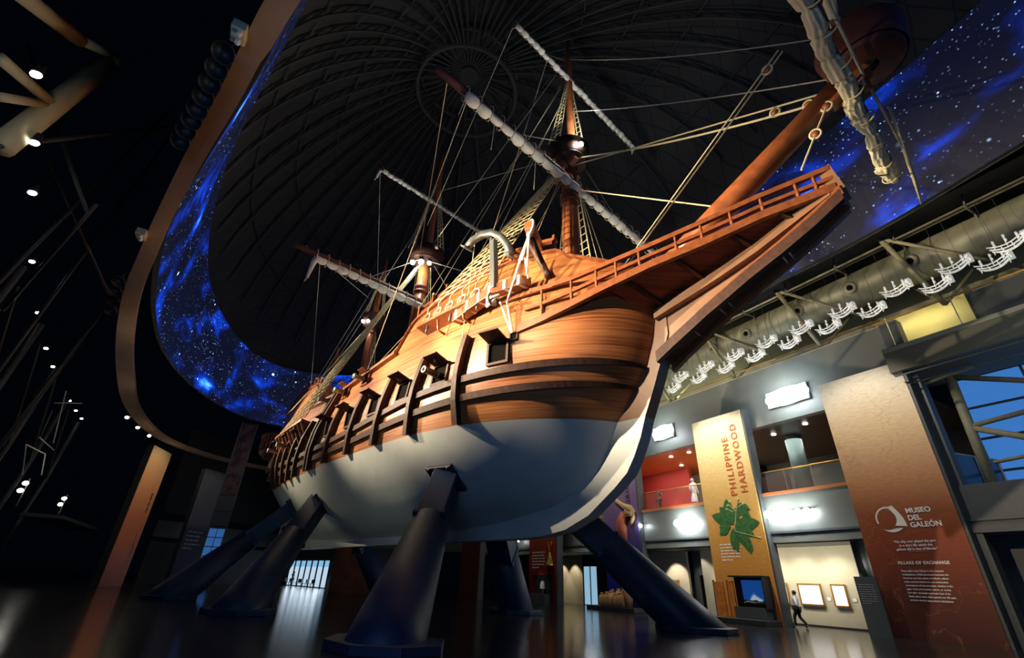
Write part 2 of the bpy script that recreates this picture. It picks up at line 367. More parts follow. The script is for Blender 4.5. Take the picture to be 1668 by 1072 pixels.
# ring beam (walkway edge) on the left, seen from below
RO = [(2.5, -4), (.2, 1.5), (-1.3, 5), (-2.6, 8.7), (-3.6, 12.3), (-4.7, 16), (-6.5, 22.7), (-8.2, 30), (-9.8, 41), (-10.6, 53), (-9.2, 64), (-5, 71), (1, 75), (8, 76)]
RO = catmull(RO, 6, False)
def off2(c, d):
    out = []
    for i, p in enumerate(c):
        a = c[max(0, i - 1)]; b = c[min(len(c) - 1, i + 1)]; tx, ty = b[0] - a[0], b[1] - a[1]; l = math.hypot(tx, ty)
        out.append((p[0] + ty / l * d, p[1] - tx / l * d))
    return out
RIw = [.62 if k < 10 else .55 if k < 20 else .55 + min(1, (k - 20) / 25) * .55 for n, k in RO]
RI = [off2(RO, w_)[i] for i, w_ in enumerate(RIw)]
M_BEAMC = mat('beam_soffit', (.34, .21, .13), .5, var=.15, vs=.5)
mb = MB(); mb.grid([[W(*a, 14.2), W(*b, 14.2), W(*b, 14.5), W(*a, 14.5)] for a, b in zip(RO, RI)], True)
struct(mb.build('trim_1', M_BEAMC))
for a, b, p in ((5, 30, 130), (20, 46, 260), (40, 60, 380)):
    pass
def ringpt(k, dn=0, z=14.1):
    q = min(RO, key=lambda c: abs(c[1] - k)); return W(q[0] + dn, q[1], z)
for k, pw in ((10, 50), (22, 40), (34, 60), (44, 40), (58, 60), (66, 60)):
    light('soffit_lamp', 'POINT', ringpt(k, 2.2, 12.0), None, pw, (1, .86, .6), shadow_soft_size=.3)
# row of black scoop floods hanging on the ring beam and a beige junction box
def scoop(loc, rz, label):
    t = thing('scoop_floodlight', label, 'floodlight', loc, rz, 'black scoop floodlights on the ring beam')
    mb = MB(); mb.lathe([(.02, .34), (.16, .32), (.27, .16), (.30, 0), (.28, 0), (.25, .14), (.14, .28), (.02, .3)], (0, 0, 0), 16, (0, .5, .85)); mb.build('shade', M_CHAR, t, True)
    mb = MB(); mb.path([(0, .1, .28), (.1, .1, .6), (.55, .1, .62)], .035, 6); mb.build('bracket', M_CHAR, t)
ks = [10.6, 11.2, 11.8, 12.4, 13.0, 13.6, 14.2, 14.8]
for i, k in enumerate(ks):
    scoop(ringpt(k, -.28, 13.75), R(20), 'black scoop floodlight under ring beam edge, %s down from the beige box' % ORD[i])
for i, k in enumerate([26, 27, 28, 29, 30]):
    scoop(ringpt(k, -.28, 13.75), R(20), 'black scoop floodlight at the middle bend of ring beam, %s from the top' % ORD[i])
for i, k in enumerate((9.9, 22.0)):
    t = thing('junction_box', ['beige junction box with knobs clamped on ring beam near picture top', 'small beige junction box on ring beam at mid height'][i], 'box', ringpt(k, -.15, 13.9), R(30))
    mb = MB(); mb.box(-.17, .17, -.25, .25, 0, .3); mb.build('housing', mat('beige_enamel', (.5, .48, .36), .5), t, bevel=.02)
    for kx, ky in ((.05, -.12), (.02, .14)): MB().lathe([(.01, -.12), (.07, -.1), (.07, 0)], (kx, ky, 0), 10).build('knob', M_WHITE, t)
for i, (k, dn) in enumerate(((60.4, -.55), (64.5, -.6), (57, -.6))):
    t = thing('ring_spotlight', 'small lit white spotlight on lower end of ring beam, %s from its bottom' % ORD[[1, 0, 2][i]], 'spotlight', ringpt(k, dn, 14.3), 0, 'lit spotlights on the ring beam')
    MB().ell((0, 0, 0), .17, .17, .13).build('bulb', M_SPOTE, t, True); mb = MB(); mb.path([(0, 0, .15), (.55, .25, .1)], .06, 6); mb.build('arm', M_CHAR, t)

# ---------------------------------------------------------- right-hand building (local x to the right along the wall, y into it)
def wthing(name, label, cat, n, k, z=0, group=None, kind=None): return thing(name, label, cat, W(n, k, z), WRZ, group, kind)
def wbox(name, mt, n0, n1, k0, k1, z0, z1, parent=None, st=True, bevel=0):
    mb = MB(); c = W((n0 + n1) / 2, (k0 + k1) / 2, (z0 + z1) / 2); mb.obox(c, -KV, NV, (0, 0, 1), abs(k1 - k0), abs(n1 - n0), z1 - z0)
    o = mb.build(name, mt, parent, bevel=bevel)
    return struct(o) if st and parent is None else o
wbox('wall_right', M_CREAM, 30.3, 30.6, 14.2, 25.6, 0, 4.1)                 # picture gallery wall
wbox('wall_right_rear', M_GREYD, 31.6, 31.9, 25, 60, 0, 4.1)
wbox('wall_right_near', M_GREYD, 29.2, 29.5, -8, 14.2, 0, 4.1)
wbox('trim_2', M_GREY, 27.5, 28.0, 9.4, 60, 4.1, 6.75)
wbox('trim_10', M_GREYD, 27.5, 28.0, -8, 9.4, 4.1, 6.0)                       # mezzanine fascia
wbox('trim_3', M_GREYD, 27.42, 27.52, -8, 60, 4.55, 4.66)
wbox('trim_4', M_GREYD, 28.0, 31.9, -8, 60, 4.05, 4.25)                     # ground floor ceiling
wbox('trim_5', M_ORNG, 27.4, 38, 9.4, 60, 6.62, 6.78)                       # mezzanine floor edge
wbox('trim_6', M_GREY, 27.9, 28.4, 9.4, 60, 10.85, 14.45)                   # upper fascia
wbox('wall_mezzanine', M_TEAL, 38, 38.3, 5, 24, 6.7, 11)
wbox('wall_mezzanine_red', M_REDW, 33.5, 33.8, 28.3, 60, 6.7, 11)
wbox('wall_mezzanine_tan', M_CREAM, 36.5, 36.8, 24, 33, 6.7, 11)
mb = MB(); q = [W(28.4, 9.4, 10.9), W(28.4, 18.6, 10.9), W(37.8, 24.5, 10.9), W(38.2, 9.4, 10.9)]; mb.prism(q, (0, 0, .1)); struct(mb.build('ceiling_mezzanine', mat('dark_ceiling', (.07, .085, .075), .4)))
mb = MB(); q = [W(28.4, 18.6, 10.9), W(28.4, 60, 10.9), W(38.2, 60, 10.9), W(37.8, 24.5, 10.9)]; mb.prism(q, (0, 0, .1)); struct(mb.build('ceiling_mezzanine_orange', M_ORNG))
wbox('wall_upper', mat('upper_wall', (.19, .20, .14), .7, var=.15, vs=.6), 31.5, 31.8, -8, 60, 14.4, 20)
wbox('wall_screen_back', M_CHAR, 26.2, 31.8, -8, 60, 18.95, 19.2)
wbox('trim_7', M_GREYD, 28.0, 31.8, 9.4, 60, 14.25, 14.42)
# lit handrail of the upper floor and its glass
t = wthing('glass_balustrade', 'long glass balustrade with brass handrail along top of upper fascia', 'railing', 27.95, 9.4, 14.45)
mb = MB(); mb.box(-6, 0, .0, .06, .35, .42); mb.box(-50, 0, .0, .06, .35, .42); mb.build('handrail', M_OCHRE, t)
mb = MB(); mb.box(-50, 0, .02, .035, -.0, .35); mb.build('glass_panel', M_GLASS, t)
mb = MB(); mb.box(-50, 0, -.03, .0, -.02, .05); mb.build('bottom_rail', mat('rail_cream', (.55, .45, .25), .4), t)
# mezzanine balustrade between the pillars
for i, (k0, k1, nm) in enumerate(((13, 18.1, 'between the orange pillar and the big brown pillar'), (22, 28.2, 'in front of the red room, between purple and orange pillars'), (32.2, 39.6, 'left of the purple pillar'))):
    t = wthing('mezzanine_balustrade', 'glass balustrade with golden handrail ' + nm, 'railing', 27.75, k1, 6.78)
    w_ = k1 - k0
    mb = MB(); mb.path([(0, 0, 1.22), (w_, 0, 1.22)], .045, 8); mb.build('handrail', M_OCHRE, t, True)
    mb = MB(); mb.box(0, w_, -.01, .01, 0, 1.15); mb.build('glass_panel', M_GLASS, t)
    for j in range(1, int(w_ / 1.6) + 1):
        mb = MB(); mb.box(j * 1.6 - .012, j * 1.6 + .012, -.02, .02, 0, 1.2); mb.build('post', M_CHROME, t)
# big duct with round nozzles
t = wthing('air_duct', 'huge grey-green cylindrical air duct with round nozzles below the video screen', 'air duct', 28.6, 26, 17.4)
mb = MB(); mb.path([(-22, 0, 0), (-14, 0, 0), (0, 0, 0), (12, 0, 0), (22, .0, 0), (34, 0, 0)], 1.02, 28); mb.build('duct', M_DUCT, t, True)
for x in (3.7, 6.5, 9.25, 12.9, 16, 19):
    mb = MB(); mb.lathe([(.36, .0), (.36, .16), (.2, .2), (.14, .05), (.0, .05)], (x, -.93, -.22), 20, (0, -1, -.25)); nz = mb.build('nozzle', M_DUCT, t, True)
    mb = MB(); mb.lathe([(.001, .0), (.15, .0)], (x, -1.10, -.265), 16, (0, -1, -.25)); mb.build('nozzle_dark_disc', M_BLACK, nz)  # black disc painted for the shade inside the nozzle
for x in (-4, 5, 11, 20):
    mb = MB(); mb.lathe([(1.06, -.05), (1.06, .05)], (x, 0, 0), 28, (1, 0, 0)); mb.build('flange', M_DUCT, t)
# steel trusses in front of and over the duct
def pipes(name, label, cat, loc, segs, mt, rz=WRZ, part='pipe', group=None):
    t = thing(name, label, cat, loc, rz, group)
    for a, b, r in segs:
        mb = MB(); mb.path([a, b], r, 10); mb.build(part, mt, t, True)
    return t
def wl(n, k, z, n0, k0, z0=0): return (k0 - k, n - n0, z - z0)
for i, k in enumerate((24.5, 18.6, 12.6, 6.6)):
    pipes('steel_truss', 'slanted steel tube truss crossing the duct, %s from the ship' % ORD[i], 'truss', W(27.3, k, 14.5),
          [((0, .9, 0), (-.9, -.9, 4.0), .13), ((-.9, -.9, 4.0), (2.6, 1.2, 1.0), .09), ((0, .9, 0), (-1.8, 3, 3.2), .08), ((0, .9, 0), (1.9, 3.2, 3.0), .08)], M_PIPE, group='steel trusses above the gallery')
for i, (n, z) in enumerate(((26.6, 18.15), (26.9, 18.3), (27.4, 18.45))):
    t = pipes('conduit', 'thin %s conduit run along the top of the air duct' % ['outer', 'middle', 'inner'][i], 'conduit', W(n, 26, z), [((-25, 0, 0), (30, 0, 0), .05)], M_PIPE)
for i, k in enumerate([1, 4, 7, 10, 13, 16, 19, 22, 25, 28]):
    pipes('cable_bracket', 'small steel bracket carrying the conduits, %s from the right edge' % ORD[i], 'bracket', W(26.5, k, 18.1), [((0, 0, 0), (0, 1.4, .1), .06), ((0, .1, 0), (.1, .1, .7), .05), ((0, 1.2, -.4), (0, 1.2, .6), .05)], M_PIPED, group='conduit brackets above the duct')
# hanging chrome galleon outlines
def chand():
    t = thing('ship_ornament', 'x', 'ornament', (0, 0, 0), WRZ)
    def arc(x0, x1, z, sag, y=0, n=9): return [(x0 + (x1 - x0) * i / n, y, z - sag * (1 - (2 * i / n - 1) ** 2) + .10 * (2 * i / n - 1) ** 2 + (.12 * (i / n) ** 2)) for i in range(n + 1)]
    mb = MB()
    for y in (-.16, .16): mb.path(arc(-.62, .62, 0, .10, y), .03, 6); mb.path(arc(-.56, .60, -.14, .10, y * .8), .026, 6)
    mb.path(arc(-.42, .55, -.3, .06), .03, 6)
    for x in (-.5, -.2, .15, .5): mb.path([(x, -.16, -.05), (x, 0, -.3), (x, .16, -.05)], .015, 5)
    mb.box(.5, .7, -.14, .14, -.12, .26)
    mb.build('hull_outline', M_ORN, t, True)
    for x, h in ((-.42, .36), (-.02, .5), (.36, .36)):
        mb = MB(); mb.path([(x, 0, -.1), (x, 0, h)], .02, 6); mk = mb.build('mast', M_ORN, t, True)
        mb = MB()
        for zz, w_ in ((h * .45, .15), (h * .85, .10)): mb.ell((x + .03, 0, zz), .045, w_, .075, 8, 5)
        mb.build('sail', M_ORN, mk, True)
    mb = MB(); mb.path([(-.3, 0, .3), (-.3, 0, 2.6)], .008, 4); mb.path([(.3, 0, .3), (.3, 0, 2.6)], .008, 4); mb.build('wire', M_CHAR, t)
    return t
c0 = chand(); first = True
for row, n, kk in (('upper', 26.0, [3.34, 5.24, 7.6, 10.19, 12.47, 14.68, 16.96, 19.28, 21.5]), ('lower', 27.2, [4.2, 6.4, 9.3, 11.6, 13.95, 16.3, 18.58, 20.89, 23.28])):
    for i, k in enumerate(kk):
        o = c0 if first else copy_tree(c0); first = False
        o.location = W(n, k, 15.15)
        tag(o, 'hanging chrome sailing ship outline, %s from the right in the %s row' % (ORD[i], row), 'ornament', 'hanging chrome ship outlines')
# pillars with printed fronts
def pillar(name, label, n, k0, k1, mt, depth=.7, h=12.0, rz=None):
    t = wthing(name, label, 'pillar', n, k1, 0)
    mb = MB(); mb.box(0, k1 - k0, 0, .04, 0, h); pr = mb.build('printed_front', mt, t)
    mb = MB(); mb.box(.0, k1 - k0 + .12, .042, depth, 0, h + .02); mb.build('pillar_body', M_GREYD, t)
    return t
BR = pillar('text_pillar', 'large brown gradient pillar printed with a map, sail logo and white text', 27.1, 9.0, 13.0,
    banner_mat('print_brown', [(.0, (.07, .02, .013)), (.12, (.12, .032, .018)), (.3, (.26, .055, .022)), (.42, (.30, .085, .032)), (.55, (.50, .24, .11)), (.75, (.66, .47, .27)), (.95, (.66, .60, .47))], ns=.5))
tm = M_WHITE
for s_, x, z in (('MUSEO', 2.14, 5.02), ('DEL', 2.14, 4.72), ('GALEÓN', 2.14, 4.42)): text('lettering', s_, tm, BR, x, z, .30, bold=.008)
mb = MB()
def arcband(mb, cx, cz, r0, r1, a0, a1, n=20, y=-.02, taper=False):
    rows = []
    for i in range(n + 1):
        a = R(a0 + (a1 - a0) * i / n); w_ = (r1 - r0) * (math.sin(math.pi * i / n) if taper else 1); rows.append([Vector((cx + (r0 + 0) * math.cos(a), y, cz + r0 * math.sin(a))), Vector((cx + (r0 + w_) * math.cos(a), y, cz + (r0 + w_) * math.sin(a)))])
    mb.grid(rows)
lx, lz = 1.36, 4.83
arcband(mb, lx, lz, .47, .54, 60, 200, taper=False)
rows = []
for i in range(13):
    u = i / 12; z = lz + .52 - .82 * u
    rows.append([Vector((lx + .05 + .28 * math.sin(u * 2.6), -.02, z)), Vector((lx + .18 + .48 * math.sin(.25 + u * 1.35), -.02, z + .05 - .1 * u))])
mb.grid(rows)
rows = []
for i in range(13):
    u = i / 12 * 2 - 1; rows.append([Vector((lx + .05 + .42 * u, -.02, lz - .42 - .16 * (1 - u * u))), Vector((lx + .05 + .42 * u, -.02, lz - .42 - .03 * (1 - u * u) + .03 * math.sin(3 * u)))])
mb.grid(rows); mb.build('logo', tm, BR)
text('lettering', '“No ship ever played the part\nin a city’s life which the\ngalleon did in that of Manila.”', tm, BR, 2.08, 3.80, .135, align='CENTER', bold=.003, line=1.15)
mb = MB(); mb.box(1.7, 2.5, -.02, -.01, 3.43, 3.436); mb.build('rule_line', tm, BR)
text('lettering', 'PILLARS OF EXCHANGE', tm, BR, 1.16, 2.92, .17, bold=.005, spacing=1.08)
para = ['These pillars pay tribute to the material', 'manifestations of the encounters between the', 'Americas and Asia during the Manila galleon', 'trade, and the intentional, and unintended,', 'consequences of that encounter, whether in the', 'realm of the environment, culture, or society.', 'Each pillar represents a particular facet of the', 'Manila galleon trade, which spanned over 250 years', 'and led to the first steps towards globalization.']
for i, l in enumerate(para):
    o = text('lettering', l, tm, BR, 1.18, 2.62 - i * .142, .098, bold=.002)
    o.scale.x = 2.0 / (len(l) * .0485)
mb = MB(); mb.box(.0, .03, 0, .03, 0, 12); 
BC = pillar('hardwood_pillar', 'yellow-orange pillar lettered PHILIPPINE HARDWOOD with a green leafy branch', 27.1, 18.1, 22.0,
    banner_mat('print_orange', [(.0, (.62, .19, .03)), (.15, (.62, .26, .05)), (.35, (.64, .32, .065)), (.6, (.66, .42, .14)), (.8, (.68, .54, .28)), (.96, (.70, .62, .42))], lines=(.5, .3, .1), amt=.2))
mo = mat('orange_print', (.42, .09, .01), .7)
text('lettering', 'PHILIPPINE', mo, BC, 2.62, 6.8, .62, rot=math.pi / 2, spacing=1.25, bold=.012)
text('lettering', 'HARDWOOD', mo, BC, 3.38, 6.9, .62, rot=math.pi / 2, spacing=1.22, bold=.012)
greek(BC, M_WHITE, .72, 4.05, 1.45, 6, .17, .10, seed=3)
# leaves
mlf = mat('leaf_print', (.035, .13, .03), .6, var=.5, vs=9); mtw = mat('twig_print', (.55, .50, .25), .7)
mb = MB()
def leaf(mb, x, z, l, w_, a, y=-.025):
    rows = []
    for i in range(11):
        u = i / 10; hw = w_ * .62 * math.sin(math.pi * u ** .85) ** .8 if 0 < u < 1 else .002
        c, s_ = math.cos(R(a)), math.sin(R(a)); bx = l * u; rows.append([Vector((x + bx * c - v * s_, y - (.012 if v == 0 else 0), z + .3 + bx * s_ + v * c)) for v in (-hw, 0, hw)])
    mb.grid(rows)
for L_ in ((2.45, 5.95, .9, .4, -20), (2.1, 5.3, .8, .4, 40), (1.6, 4.85, .9, .45, 215), (1.85, 5.15, 1.25, .6, 95), (2.6, 4.6, .8, .35, -35), (2.0, 4.9, 1.35, .62, 128), (1.9, 5.0, 1.5, .6, 160), (1.75, 4.75, .85, .42, 178), (2.1, 4.95, .9, .42, 75), (2.0, 4.75, 1.75, .66, 5), (2.1, 4.7, 1.35, .5, -62), (2.0, 4.7, 1.3, .45, -105), (2.35, 4.35, 1.15, .5, -58), (2.5, 5.9, 1.2, .42, -50), (1.9, 4.3, .95, .4, -88), (2.5, 4.4, 1.2, .45, -75)): leaf(mb, *L_)
mb.build('leaf_print', mlf, BC)
mb = MB()
for a, b in (((2.0, 4.85), (2.45, 6.3)), ((2.3, 5.9), (1.9, 6.35)), ((2.4, 6.1), (2.9, 6.3)), ((2.0, 4.8), (3.6, 4.35)), ((2.45, 6.2), (2.6, 6.6)), ((2.1, 5.9), (1.7, 6.1))): mb.path([(a[0], -.03, a[1]), (b[0], -.03, b[1])], .022, 4)
for x, z in ((1.8, 6.3), (2.0, 6.5), (2.6, 6.6), (2.9, 6.3), (1.7, 6.1)): mb.ell((x, -.03, z), .09, .01, .07, 8, 4)
mb.build('blossom_print', mtw, BC)
# display niche at the foot of the orange pillar
t = wthing('volcano_display', 'dark display niche with a lit screen showing a white cloud over blue sky', 'display case', 26.3, 21.3, .28)
mb = MB(); mb.box(.95, 2.85, .0, .75, 0, .55); mb.build('plinth', M_GREYD, t)
mb = MB(); mb.box(.75, 2.95, .62, .78, .0, 2.1); mb.box(.75, 2.95, .1, .78, 2.02, 2.1); mb.box(2.87, 2.95, .1, .78, .5, 2.1); mb.build('niche_frame', M_CHAR, t)
def volc():
    m_, t_, b = nt('cloud_video'); tc = t_.nodes.new('ShaderNodeTexCoord'); sx = t_.nodes.new('ShaderNodeSeparateXYZ'); t_.links.new(tc.outputs['Object'], sx.inputs[0])
    n = noise(t_, tc.outputs['Object'], 3.0, 5)
    hh = mmath(t_, 'SUBTRACT', 1.26, mmath(t_, 'ABSOLUTE', mmath(t_, 'SUBTRACT', sx.outputs[0], 2.0)))
    f = mmath(t_, 'ADD', mmath(t_, 'SUBTRACT', mmath(t_, 'MULTIPLY', hh, .8), mmath(t_, 'SUBTRACT', sx.outputs[2], .12)), mmath(t_, 'MULTIPLY', n.outputs[0], .45))
    r = ramp(t_, [(.0, (.01, .09, .42)), (.13, (.03, .20, .62)), (.2, (.5, .62, .78)), (.4, (.7, .75, .8))]); t_.links.new(f, r.inputs[0])
    g = mmath(t_, 'LESS_THAN', mmath(t_, 'ADD', sx.outputs[2], mmath(t_, 'MULTIPLY', n.outputs[0], .2)), .98)
    t_.links.new(mixc(t_, g, r.outputs[0], (.02, .02, .02)), b.inputs['Emission Color']); b.inputs['Emission Strength'].default_value = .5; b.inputs['Base Color'].default_value = (0, 0, 0, 1)
    return m_
mb = MB(); mb.box(1.25, 2.75, .56, .615, .75, 1.88); mb.build('screen', volc(), t)
mb = MB(); mb.box(1.2, 2.8, .15, .5, .55, .7); mb.build('model_base', M_BLACK, t)
mb = MB(); mb.path([(1.45, .3, .74), (1.7, .3, .80), (2.1, .25, .76), (2.6, .3, .8)], [.03, .05, .04, .02], 6); mb.build('model_relief', M_GREY, t, True)
mp_ = mat('hardwood_sample', (.50, .17, .035), .4, var=.3, vs=4)
for i, (x0, x1, y) in enumerate(((-.25, .42, -.0), (.55, .95, .2))):
    t = wthing('hardwood_panel', ['front upright slab of orange hardwood beside the niche', 'rear upright slab of orange hardwood next to the screen'][i], 'wood panel', 26.3 + y, 21.3 - x0, .28)
    mb = MB(); mb.box(0, x1 - x0, 0, .08, 0, 1.75 if i == 0 else 1.8); mb.build('slab', mp_, t); mb = MB(); mb.box(-.04, 0, -.01, .1, 0, 1.85); mb.build('edge_post', M_CHAR, t)
t = wthing('display_platform', 'low black platform under the orange pillar and niche', 'platform', 25.7, 22.4, 0); mb = MB(); mb.box(-.3, 4.3, 0, 1.34, 0, .27); mb.build('plinth', M_CHAR, t, bevel=.02)
BP = pillar('agriculture_pillar', 'violet to blue pillar lettered AGRICULTURE with a carved hand', 27.1, 28.2, 32.2,
    banner_mat('print_violet', [(.0, (.005, .008, .10)), (.2, (.012, .018, .28)), (.35, (.05, .04, .20)), (.55, (.16, .10, .24)), (.85, (.26, .17, .30))], lines=(.1, .05, .15), amt=.2))
text('lettering', 'AGRICULTURE', M_CHAR, BP, 3.25, 6.7, .62, rot=math.pi / 2, spacing=1.2, bold=.01)
greek(BP, M_WHITE, .45, 3.0, 1.0, 3, .3, .16, vertical=True, seed=5)
mb = MB(); mhand = mat('bone_print', (.42, .27, .12), .5, var=.3, vs=8)
mb.path([(1.0, -.06, 8.6), (1.9, -.1, 7.6), (2.6, -.12, 7.2), (3.3, -.12, 6.95), (3.7, -.1, 6.6)], [.16, .17, .2, .28, .2], 10)
for i in range(4): mb.path([(3.0 + i * .2, -.15, 6.95 - i * .07), (2.85 + i * .2, -.3, 6.65 - i * .05), (3.0 + i * .18, -.25, 6.4)], [.12, .1, .08], 8)
mb.path([(3.6, -.1, 6.7), (3.55, -.1, 6.2), (3.2, -.1, 5.8)], [.14, .16, .12], 8)
mb.build('carved_hand', mhand, BP, True)
mb = MB(); mb.path([(2.6, -.08, 6.7), (2.35, -.12, 6.0), (2.3, -.12, 5.3), (2.55, -.08, 4.6)], [.3, .48, .5, .15], 12); mb.build('carved_cob', mat('cob_print', (.32, .07, .035), .6, var=.6, vs=14), BP, True)
t = wthing('display_platform', 'long low black platform under the sacks by the violet pillar', 'platform', 25.6, 32.2, 0); mb = MB(); mb.box(-.8, 4.4, 0, 1.3, 0, .28); mb.build('plinth', M_CHAR, t, bevel=.02)
msack = mat('sackcloth', (.42, .24, .09), .85, var=.3, vs=8, bump=.4)
spots_ = [(0.6, .3), (1.1, .35), (1.6, .3), (2.1, .4), (2.6, .3), (3.0, .35), (1.3, .75), (1.9, .8), (2.5, .8)]
sack_names = ['leftmost', 'second from left', 'third from left', 'fourth from left', 'fifth from left', 'rightmost']
for i, (x, y) in enumerate(spots_):
    lab = ('brown sack standing in the front row on the platform, ' + sack_names[i]) if i < 6 else 'brown sack standing in the back row on the platform, %s from left' % ORD[i - 6]
    t = wthing('sack', lab, 'sack', 25.6 + y + .1, 32.2 - x, .28, 'brown sacks by the violet pillar')
    h_ = .8 + .15 * ((i * 7) % 3) / 2 + (.25 if i > 5 else 0)
    mb = MB(); mb.lathe([(.001, 0), (.22, .02), (.27, .2), (.26, h_ * .6), (.2, h_ * .85), (.12, h_ * .92), (.17, h_)], (0, 0, 0), 12); mb.build('bag', msack, t, True)
    mb = MB(); mb.ell((0, 0, h_ * .97), .15, .15, .08, 10, 5); mb.build('contents', mat('red_goods', (.4, .07, .03), .6) if i == 7 else msack, t, True)
t = wthing('barrel', 'dark tub heaped with pale goods at right of the sacks', 'tub', 26.2, 29.0, .28)
mb = MB(); mb.lathe([(.001, 0), (.3, 0), (.34, .5), (.36, 1.1), (.33, 1.12), (.3, 1.0)], (0, 0, 0), 16); mb.build('tub', M_BROWNC, t, True)
mb = MB(); 
for i in range(9): mb.ell((.17 * math.cos(i * .7) * (i > 0), .17 * math.sin(i * .7) * (i > 0), 1.12 + .05 * (i == 0)), .1, .1, .09, 8, 5)
mb.build('heaped_goods', mat('tan_goods', (.55, .38, .2), .6), t, True)
BB = pillar('bell_pillar', 'red-orange pillar with white text and a golden bell, seen below the keel', 26.2, 37.9, 42.4,
    banner_mat('print_red', [(.0, (.10, .01, .012)), (.25, (.30, .035, .015)), (.5, (.38, .08, .03)), (.9, (.5, .3, .15))], amt=.1))
greek(BB, M_WHITE, .55, 4.05, 2.2, 6, .25, .17, seed=6)
mb = MB(); mb.lathe([(.001, 1.1), (.12, 1.1), (.16, .95), (.3, .5), (.42, .2), (.58, 0), (.5, 0)], (3.7, -.1, 2.95), 16); mb.path([(3.4, -.1, 4.9), (3.7, -.1, 4.05), (4.0, -.1, 4.9)], .06, 6); mb.build('golden_bell', M_GOLD, BB, True)
mb = MB(); mb.box(.9, 3.9, -.03, 0, 0, 2.25); mb.build('niche', M_CHAR, BB)
mb = MB(); mb.box(.9, 3.6, -.6, -.04, .0, .75); mb.build('exhibit_table', M_GREYD, BB)
B5 = pillar('brown_pillar', 'shadowed red-brown pillar partly hidden behind the far support column', 22.2, 45.2, 49.4, banner_mat('print_rust', [(0, (.22, .05, .02)), (.5, (.30, .10, .05)), (1, (.4, .25, .15))], amt=.1), depth=.6)
# left-hand pillars, turned to the hall
def lpillar(name, label, p0, p1, mt, h=12):
    a = W(*p0); b = W(*p1); d = b - a; t = thing(name, label, 'pillar', a, math.atan2(d.y, d.x))
    w_ = d.length; mb = MB(); mb.box(0, w_, 0, .04, 0, h); mb.build('printed_front', mt, t); mb = MB(); mb.box(0, w_, .042, .6, 0, h); mb.build('pillar_body', M_SOOT, t); return t
m_l = banner_mat('print_amber', [(.0, (.22, .03, .012)), (.25, (.40, .085, .03)), (.5, (.45, .15, .06)), (.75, (.52, .25, .11)), (1, (.50, .34, .20))], amt=.15)
bl = lpillar('amber_pillar', 'tall amber-orange pillar standing alone at far left under the ring beam', (-7.9, 56.3), (-6.7, 60.0), m_l)
greek(bl, M_CHAR, 3.0, 6.2, 3.6, 1, .3, .22, vertical=True, seed=7)
greek(bl, M_CHAR, 3.0, 1.9, 2.6, 2, .25, .14, vertical=True, seed=8)
m_g = banner_mat('print_slate', [(.0, (.02, .02, .09)), (.45, (.05, .05, .09)), (.52, (.16, .15, .16)), (1, (.22, .21, .20))], lines=(.05, .05, .05), amt=.5)
bg = lpillar('slate_pillar', 'dim grey pillar with a map print, left of the ship stern', (-3.6, 66.4), (-1.3, 68.8), m_g)
greek(bg, mat('grey_print', (.35, .34, .36), .7), .4, 5.2, 2.0, 5, .42, .2, seed=9)
light('pillar_wash', 'SPOT', W(-2.5, 54, 13.4), W(-7.3, 58.2, 8), 1500, (1, .82, .55), spot_size=R(70), spot_blend=.7)
light('pillar_wash', 'SPOT', W(0, 61, 13.4), W(-2.5, 67.6, 8), 170, (1, .95, .9), spot_size=R(60), spot_blend=.7)
for k, p in ((10.9, 2300), (20, 5200), (30.2, 2000), (40, 600)):
    spot('pillar_wash', W(22.2, k, 14.2), W(27.1, k, 7.2), p, (1, .90, .74), 75, .15, .7)
# lift tower behind the slate pillar
t = thing('lift_tower', 'tall dark glazed lift tower with red pictures behind the stern', 'tower', W(-1.3, 60, 0), math.atan2(KV.y * -.1 + NV.y, KV.x * -.1 + NV.x))
for x in (0, 1.55):
    mb = MB(); mb.box(x - .07, x + .07, -.07, .07, 0, 16.4); mb.build('mast_post', M_PIPED, t)
for z in (1, 5.5, 7.0, 8.6, 10.6, 13.5, 16.3):
    mb = MB(); mb.box(0, 1.55, -.06, .06, z - .06, z + .06); mb.build('cross_bar', M_CHAR, t)
def mp(name, c1, c2, c3):
    m_, t_, b = nt(name); tc = t_.nodes.new('ShaderNodeTexCoord'); n = noise(t_, tc.outputs['Object'], 1.1, 3); r = ramp(t_, [(.4, c1), (.5, c2), (.6, c3)]); t_.links.new(n.outputs[0], r.inputs[0]); t_.links.new(r.outputs[0], b.inputs['Base Color']); b.inputs['Roughness'].default_value = .5; return m_
mb = MB(); mb.box(.07, 1.48, -.02, .02, 8.6, 16.3); mb.build('picture_panel', mp('tower_picture', (.02, .01, .01), (.12, .03, .02), (.07, .07, .07)), t)
mb = MB(); mb.box(.07, 1.48, -.02, .02, 5.6, 8.5); mb.build('grey_panel', M_GREYD, t)
mb = MB()
for i in range(2):
    for j in range(5): mb.box(.1 + i * .72, .76 + i * .72, -.03, 0, 1.1 + j * .86, 1.88 + j * .86)
mb.build('blue_window', mat('dusk_window', (.02, .05, .1), .3, emit=(.05, .2, .6), es=.45), t)
spot('tower_wash', W(2, 52, 13), W(-.6, 60, 11), 110, (1, .8, .7), 50)
